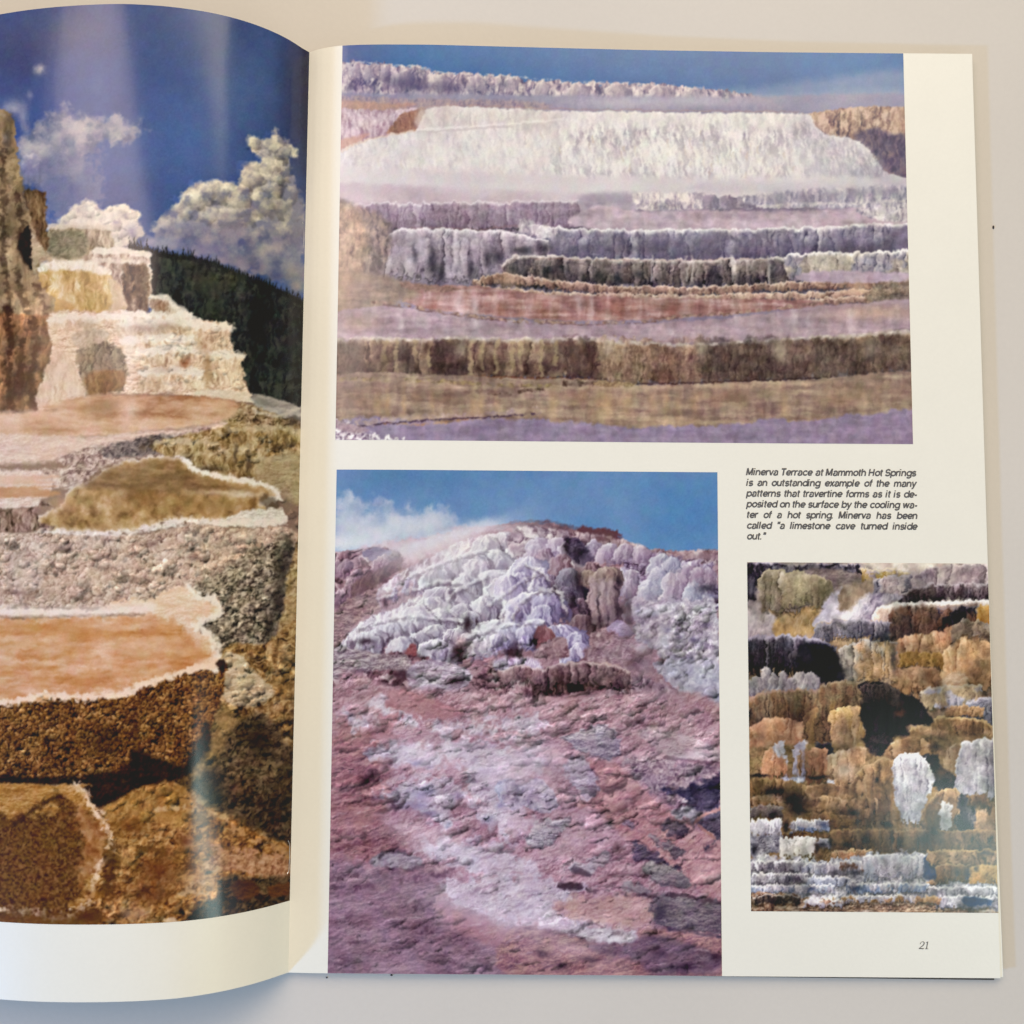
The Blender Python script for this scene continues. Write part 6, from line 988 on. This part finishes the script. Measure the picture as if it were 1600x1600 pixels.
# ------------------------------------------------------------ table
m, nt, b = nodes_mat('white_laminate'); b.inputs['Roughness'].default_value = .55; b.inputs['Specular IOR Level'].default_value = .25
tc = nt.nodes.new('ShaderNodeTexCoord'); n = nt.nodes.new('ShaderNodeTexNoise'); n.inputs['Scale'].default_value = 9; n.inputs['Detail'].default_value = 6; n2 = nt.nodes.new('ShaderNodeTexNoise'); n2.inputs['Scale'].default_value = 700; n2.inputs['Detail'].default_value = 3
nt.links.new(tc.outputs['Object'], n.inputs['Vector']); nt.links.new(tc.outputs['Object'], n2.inputs['Vector'])
ad = nt.nodes.new('ShaderNodeMath'); ad.operation = 'MULTIPLY_ADD'; ad.inputs[1].default_value = .35; nt.links.new(n2.outputs['Fac'], ad.inputs[0]); nt.links.new(n.outputs['Fac'], ad.inputs[2])
cr = nt.nodes.new('ShaderNodeValToRGB'); cr.color_ramp.elements[0].position = .4; cr.color_ramp.elements[1].position = .95
cr.color_ramp.elements[0].color = (*[c * .96 for c in TABLE], 1); cr.color_ramp.elements[1].color = (*[c * 1.04 for c in TABLE], 1)
nt.links.new(ad.outputs[0], cr.inputs['Fac']); nt.links.new(cr.outputs['Color'], b.inputs['Base Color'])
bp = nt.nodes.new('ShaderNodeBump'); bp.inputs['Strength'].default_value = .1; bp.inputs['Distance'].default_value = .0004; nt.links.new(n2.outputs['Fac'], bp.inputs['Height']); nt.links.new(bp.outputs['Normal'], b.inputs['Normal'])
tx = np.linspace(-.9, 1.1, 41); ty = np.linspace(-.7, 1.0, 35); gx, gy = np.meshgrid(tx, ty)
tag(slab('table_top', np.stack([gx, gy, np.full(gx.shape, TABLE_Z)], -1), .03, m, None), 'off-white matt table surface under the open magazine', 'table', kind='structure')

# ------------------------------------------------------------ the magazine
mag = D.objects.new('magazine', None); COL.objects.link(mag); mag.location = (0, 0, 0); mag.empty_display_size = .02
tag(mag, 'open picture magazine with colour photographs of rock terraces and hot springs, left page curling up', 'magazine')

# right page: one leaf, the leaves under it, the dark back cover
x = np.r_[np.linspace(0, .03, 40), np.linspace(.0315, W, 90)]; y = np.linspace(0, H, 60); X, Y = np.meshgrid(x, y)
right = slab('right_page', np.stack([X, Y, z_right(X, Y)], -1), .00010, white, mag)
tag(right, 'flat cream right-hand page carrying three photographs, a caption and a page number')
for k in range(5):
    dz = .00025 + .00012 * k; ins = (.0004, .0002, .0006, .0003, .0005)[k]
    Xk = X * ((W - ins) / W); Yk = np.clip(Y, .0003 * ((k % 2) + 1), H - .0004)
    Z = z_right(Xk, Yk) * (1 - .1 * k) - dz
    if k == 0:                                                    # this leaf peeps out beyond the lower corner
        Xk = Xk + (.0014) * (Xk / W) ** 3 * (1 - Yk / H) ** 2
    slab('leaf', np.stack([Xk, Yk, Z], -1), .00008, white, mag)
Xb, Yb = X * .994, .0008 + Y * ((H - .0016) / H)
stack_top = np.stack([Xb, Yb, np.maximum(z_right(Xb, Yb) * .5 - .0010, -.0011 + 0 * Xb)], -1)
slabV = slab('page_stack', np.stack([Xb, Yb, z_right(Xb, Yb) * .45 - .0009], -1), .0011, edge, mag)
cover = plain_mat('cover_card', (.06, .045, .04), .4)
Xc = X * .9955; Yc = (Y - (.0003 + .0012 * (Xc / W - .1)).clip(0, 1) * (1 - Y / H))
slab('back_cover', np.stack([Xc, Yc, z_right(Xc, Yc) * .1 - .0021], -1), .00025, cover, mag)

# left page: curls up off the table
s = np.r_[np.linspace(0, .03, 70), np.linspace(.0305, .229, 150)]; y = np.linspace(0, H, 50); S_, Y = np.meshgrid(s, y)
def left_slab(name, lift, thick, mat, s1=1.0, dy=0):
    Sg = S_ * s1; Yg = dy + Y * ((H - 2 * dy) / H); P = left_pt(Sg, Yg, lift); Q = left_pt(Sg, Yg, lift - thick)
    Q[..., 2] = np.maximum(Q[..., 2], TABLE_Z + .0002); P[..., 2] = np.maximum(P[..., 2], TABLE_Z + .0003)
    r, c, _ = P.shape; V = np.vstack([P.reshape(-1, 3), Q.reshape(-1, 3)]); n = r * c
    F = [grid_faces(r, c, 0, True), grid_faces(r, c, n)]
    ring = np.concatenate([np.arange(c), np.arange(1, r) * c + c - 1, (r - 1) * c + np.arange(c - 2, -1, -1), np.arange(r - 2, 0, -1) * c]); nx = np.roll(ring, -1)
    F.append(np.stack([ring, nx, nx + n, ring + n], -1)); return mesh_obj(name, V, np.vstack(F), mat, mag)
left = left_slab('left_page', 0.0, .00010, white); tag(left, 'curled left-hand page filled by one tall photograph with a cream strip below it')
for k in range(3): left_slab('leaf', -.00022 - .00016 * k, .00008, white, 1 - .002 * (k + 1), .0002 * (k + 1))
left_slab('page_stack', -.0008, .0018, edge, .988, .0008)
left_slab('front_cover', -.0028, .00025, cover, .991, .0006)

# staples in the fold
def tube(name, pts, rad, mat, parent, k=8):
    P = np.array(pts, float); V = []; n = len(P)
    for i in range(n):
        t = P[min(i + 1, n - 1)] - P[max(i - 1, 0)]; t /= np.linalg.norm(t); a = np.cross(t, [1, 0, .1]); a /= np.linalg.norm(a) + 1e-9; bb = np.cross(t, a)
        for j in range(k): w = 2 * math.pi * j / k; V.append(P[i] + rad * (a * math.cos(w) + bb * math.sin(w)))
    F = [[i * k + j, i * k + (j + 1) % k, (i + 1) * k + (j + 1) % k, (i + 1) * k + j] for i in range(n - 1) for j in range(k)]
    return mesh_obj(name, V, F, mat, parent)
steel = plain_mat('steel_wire', (.62, .62, .64), .3, .5, 1)
for y0 in (.2425, .0365):
    tube('staple', [(-.0009, y0 - .0052, .0010), (-.0007, y0 - .0048, .0007), (-.0005, y0 - .004, .00045), (-.0004, y0, .0004), (-.0005, y0 + .004, .00045), (-.0007, y0 + .0048, .0007), (-.0009, y0 + .0054, .0011)], .00016, steel, mag)

# ------------------------------------------------------------ printed pictures
def measure_px(P):
    """page point -> the units in which the outlines of the pictures were measured"""
    q = (P.reshape(-1, 3) - CAM_POS) @ rot(*CAM_ANG); return 800 + 1550 * q[:, 0] / -q[:, 2], 800 - 1550 * q[:, 1] / -q[:, 2]
def sample(cv, px, py):
    u = np.clip((px - cv.x0) * CS, 0, cv.w - 1.001); v = np.clip((py - cv.y0) * CS, 0, cv.h - 1.001); i = u.astype(int); j = v.astype(int); fu = (u - i)[:, None]; fv = (v - j)[:, None]; im = cv.im
    c = (im[j, i] * (1 - fu) + im[j, i + 1] * fu) * (1 - fv) + (im[j + 1, i] * (1 - fu) + im[j + 1, i + 1] * fu) * fv
    c = c / 255.; g = c.mean(1, keepdims=True); c = g + (c - g) * SAT
    lin = np.where(c <= .04045, c / 12.92, ((np.clip(c, 0, 1) + .055) / 1.055) ** 2.4)
    return np.clip(lin * INK - VEIL, .003, .93)
def print_obj(name, P, cv, parent, label, flip=False):
    r, c, _ = P.shape; o = mesh_obj(name, P.reshape(-1, 3), grid_faces(r, c, 0, flip), ink, parent)
    col = np.ones((r * c, 4), np.float32); px, py = measure_px(P); col[:, :3] = sample(cv, px, py)
    a = o.data.color_attributes.new('ink', 'FLOAT_COLOR', 'POINT'); a.data.foreach_set('color', col.ravel()); tag(o, label); return o
STEP = .00026
def right_print(x0, x1, y0, y1, cv, label):
    X, Y = np.meshgrid(np.linspace(x0, x1, int((x1 - x0) / STEP)), np.linspace(y0, y1, int((y1 - y0) / STEP)))
    return print_obj('photograph', np.stack([X, Y, z_right(X, Y) + .00004], -1), cv, right, label)
right_print(.0122, .2052, .1728, H - .00005, pic_top(), 'wide photograph of a white steaming cascade above brown terraces and pools')
right_print(.0128, .1396, .00005, .1629, pic_mid(), 'tall photograph of a pink and white lobed rock mound under a blue sky')
right_print(.1492, .22895, .0204, .1330, pic_right(), 'small photograph of ochre and white stepped rock terraces')
s = np.r_[np.linspace(.0001, .112, int(.112 / STEP)), np.linspace(.1125, .2289, 150)]; y = np.linspace(.0226, H - .00005, int(.286 / STEP)); S2, Y2 = np.meshgrid(s, y)
print_obj('photograph', left_pt(S2, Y2, .00004), pic_left(), left, 'large photograph of golden terraced pools below a blue sky with clouds', True)

# ------------------------------------------------------------ caption and page number
def arc(cx, cy, rx, ry, a0, a1, n=14):
    return [(cx + rx * math.cos(math.radians(a0 + (a1 - a0) * i / n)), cy + ry * math.sin(math.radians(a0 + (a1 - a0) * i / n))) for i in range(n + 1)]
XH, CAPH, RW, ST = .54, .74, .235, .16                          # heavy grotesque letters drawn with strokes: x-height, capitals, bowl, stem
YM, RY = XH / 2, XH / 2 - .05
def letter(ch):
    b = .06; o = [arc(b + RW, YM, RW, RY, 0, 360, 22)]; L_ = lambda *p: list(p)
    hump = lambda x0, w: arc(x0 + w / 2, XH - .05 - w * .55, w / 2, w * .55, 180, 0, 10) + [(x0 + w, 0)]
    G_ = {
     'o': (o, .59), 'c': ([arc(b + RW, YM, RW, RY, 38, 322, 18)], .54), 'e': ([[(b, YM - .005), (b + 2 * RW, YM - .005)], arc(b + RW, YM, RW, RY, 0, 318, 20)], .58),
     'a': ([arc(b + .2, XH - .2, .19, .15, 160, 0, 10) + [(b + .39, .1), (b + .43, .02)], arc(b + .19, .155, .19, .12, 80, 370, 14)], .58),
     'b': ([L_((b, 0), (b, CAPH))] + o, .6), 'p': ([L_((b, XH), (b, -.2))] + o, .6), 'd': (o + [L_((b + 2 * RW, 0), (b + 2 * RW, CAPH))], .6),
     'g': (o + [[(b + 2 * RW, XH), (b + 2 * RW, -.03)] + arc(b + RW, -.03, RW, .15, 0, -150, 10)], .6),
     'h': ([L_((b, 0), (b, CAPH)), hump(b, .4)], .58), 'n': ([L_((b, 0), (b, XH)), hump(b, .4)], .58), 'm': ([L_((b, 0), (b, XH)), hump(b, .34), hump(b + .34, .34)], .86),
     'r': ([L_((b, 0), (b, XH)), arc(b + .22, XH - .22, .22, .17, 180, 75, 8)], .37), 'u': ([[(b, XH), (b, .22)] + arc(b + .2, .22, .2, .17, 180, 360, 10), L_((b + .4, XH), (b + .4, 0))], .58),
     'i': ([L_((b, 0), (b, XH)), L_((b, CAPH - .1), (b, CAPH))], .25), 'l': ([L_((b, 0), (b, CAPH))], .25), 't': ([[(b + .06, CAPH - .06), (b + .06, .14)] + arc(b + .16, .14, .1, .1, 180, 280, 6), L_((-.01, XH - .04), (b + .22, XH - .04))], .33),
     'f': ([[(b + .07, 0), (b + .07, CAPH - .16)] + arc(b + .19, CAPH - .16, .12, .12, 180, 80, 6), L_((-.01, XH - .04), (b + .24, XH - .04))], .32),
     's': ([arc(b + .19, XH - .17, .17, .125, 20, 270, 12) + arc(b + .19, .16, .18, .125, 90, -160, 12)], .52), 'v': ([L_((.02, XH), (.23, .02)), L_((.23, .02), (.44, XH))], .5), 'x': ([L_((.03, XH), (.43, 0)), L_((.03, 0), (.43, XH))], .5),
     'y': ([L_((.02, XH), (.24, .03)), L_((.46, XH), (.24, .03), (.17, -.15), (.04, -.18))], .5), 'w': ([L_((.02, XH), (.18, .02)), L_((.18, .02), (.34, XH)), L_((.34, XH), (.5, .02)), L_((.5, .02), (.66, XH))], .74),
     'M': ([L_((b, 0), (b, CAPH)), L_((b, CAPH), (b + .29, .06)), L_((b + .29, .06), (b + .58, CAPH)), L_((b + .58, CAPH), (b + .58, 0))], .8), 'T': ([L_((.02, CAPH - .05), (.56, CAPH - .05)), L_((.29, 0), (.29, CAPH - .05))], .6),
     'H': ([L_((b, 0), (b, CAPH)), L_((b + .48, 0), (b + .48, CAPH)), L_((b, CAPH / 2), (b + .48, CAPH / 2))], .7), 'S': ([arc(b + .24, CAPH - .23, .22, .17, 15, 270, 12) + arc(b + .24, .21, .24, .165, 90, -165, 12)], .64),
     '-': ([L_((.03, .25), (.28, .25))], .34), '.': ([L_((b, 0), (b, .11))], .28), '"': ([L_((b, .5), (b + .02, .76)), L_((b + .15, .5), (b + .17, .76))], .34)}
    return G_[ch]
def text_mesh(txt, size, bold=0.0):
    V = []; F = []; x = 0; b0 = 0
    for ch in txt:
        st, adv = letter(ch)
        for k, g in enumerate(st):
            v, f = stroke(np.array(g, float) + [x, 0], [ST if ch not in 'MT' else ST * 1.1]); V.append(v); F += [[q + b0 for q in t] for t in f]; b0 += len(v)
        x += adv
    V = np.vstack(V) * size; V[:, 2] = 0; return V, F
def stroke(pts, wid):
    P = np.array(pts, float); n = len(P); T = np.gradient(P, axis=0); T /= np.hypot(*T.T)[:, None] + 1e-9; N = np.stack([-T[:, 1], T[:, 0]], 1); w = np.interp(np.linspace(0, 1, n), np.linspace(0, 1, len(wid)), wid)[:, None] / 2
    V = np.vstack([P + N * w, P - N * w]); V = np.c_[V, np.zeros(2 * n)]; return V, [[i, i + 1, n + i + 1, n + i] for i in range(n - 1)]
LINES = ['Minerva Terrace at Mammoth Hot Springs', 'is an outstanding example of the many', 'patterns that travertine forms as it is de-', 'posited on the surface by the cooling wa-', 'ter of a hot spring. Minerva has been', 'called \u201ca limestone cave turned inside', 'out.\u201d']
X0, X1, Y0, DY, SZ, SX, SH = .1491, .2059, .1620, .003575, .00318, 1.0, .20
allv, allf = [], []; base = 0
def put(v, f, x, y, parts):
    w = v.copy(); w[:, 0] = x + w[:, 0] + SH * w[:, 1]; w[:, 1] += y; w[:, 2] = z_right(w[:, 0], w[:, 1]) + .00006 + .0000006 * (len(parts) % 7) + np.arange(len(w)) * 2e-9; parts.append((w, f))
parts = []; first = None
for i, ln in enumerate(LINES):
    ws = [text_mesh(t, SZ, SZ * .016) for t in ln.replace('\u201c', '"').replace('\u201d', '"').split(' ')]
    wid = [v[:, 0].max() - v[:, 0].min() for v, _ in ws]; tot = sum(wid)
    if first is None: first = (X1 - X0 - .00085 * (len(ws) - 1)) / tot
    k = first; gap = (X1 - X0 - tot * k) / max(1, len(ws) - 1) if i < 6 else .0009
    x = X0
    for (v, f), wd in zip(ws, wid):
        v = v.copy(); v[:, 0] = (v[:, 0] - v[:, 0].min()) * k; put(v, f, x, Y0 - DY * i, parts); x += wd * k + gap
def poly_obj(name, parts, mat, parent):
    V = np.vstack([p[0] for p in parts]); F = []; b0 = 0
    for v, f in parts: F += [[q + b0 for q in g] for g in f]; b0 += len(v)
    me = D.meshes.new(name); me.from_pydata(V.tolist(), [], F); me.update(); me.materials.append(mat)
    o = D.objects.new(name, me); COL.objects.link(o); o.parent = parent; return o
tag(poly_obj('caption', parts, type_ink, right), 'seven-line slanted grey caption')
def bez(p0, p1, p2, p3, n=10):
    t = np.linspace(0, 1, n)[:, None]; return ((1 - t) ** 3 * np.array(p0) + 3 * (1 - t) ** 2 * t * np.array(p1) + 3 * (1 - t) * t * t * np.array(p2) + t ** 3 * np.array(p3)).tolist()
num = []
u = .00235                                                        # figure height
two = bez((.08, .72), (.12, 1.04), (.62, 1.06), (.6, .72)) + bez((.6, .72), (.58, .45), (.25, .3), (.02, .06))[1:]
glyphs = [(two, [.07, .07, .14, .13, .06]), ([(0.0, .05), (.3, .06), (.62, .04)], [.12, .12, .12]), ([(.62, .02), (.66, .16)], [.06, .05]), ([(.08, .66), (.1, .76)], [.1, .1])]
for g, w in glyphs:
    v, f = stroke(np.array(g) * u, np.array(w) * u); put(v, f, .2030, .00895, num)
for g, w in ((([(.3, .02), (.3, .5), (.3, .98)]), [.12, .12, .12]), ([(.08, .82), (.2, .9), (.32, .97)], [.05, .06, .08]), ([(.08, .03), (.3, .03), (.52, .03)], [.06, .06, .06])):
    v, f = stroke(np.array(g) * u, np.array(w) * u); put(v, f, .20475, .00895, num)
for i, (v, f) in enumerate(num): v[:, 2] += .000004 * i
tag(poly_obj('page_number', num, type_ink, right), 'small slanted page number 21')

# ------------------------------------------------------------ crumbs on the table
import random
rng = random.Random(3); dark = plain_mat('crumb_brown', (.05, .04, .04), .9)
def crumb(x, y, r, sy, label):
    V = []; F = []; nu, nv = 8, 6
    for j in range(nv + 1):
        for i in range(nu):
            th = math.pi * j / nv; ph = 2 * math.pi * i / nu; k = r * (1 + rng.uniform(-.25, .25)); V.append((k * math.sin(th) * math.cos(ph), sy * k * math.sin(th) * math.sin(ph), .5 * k * math.cos(th) + .5 * r))
    for j in range(nv):
        for i in range(nu): F.append((j * nu + i, j * nu + (i + 1) % nu, (j + 1) * nu + (i + 1) % nu, (j + 1) * nu + i))
    o = mesh_obj('crumb', V, F, dark, None); o.location = (x, y, TABLE_Z); tag(o, label, 'crumb', 'dark crumbs on the table')
crumb(.2358, .2485, .00032, 1.8, 'tiny dark fleck on the table beyond the right page edge, near its top')
crumb(.0120, -.0024, .00030, .8, 'tiny dark crumb below the page foot, left of the other one there')
crumb(.0330, -.0014, .00042, .7, 'tiny dark crumb touching the page foot under the pink photograph')
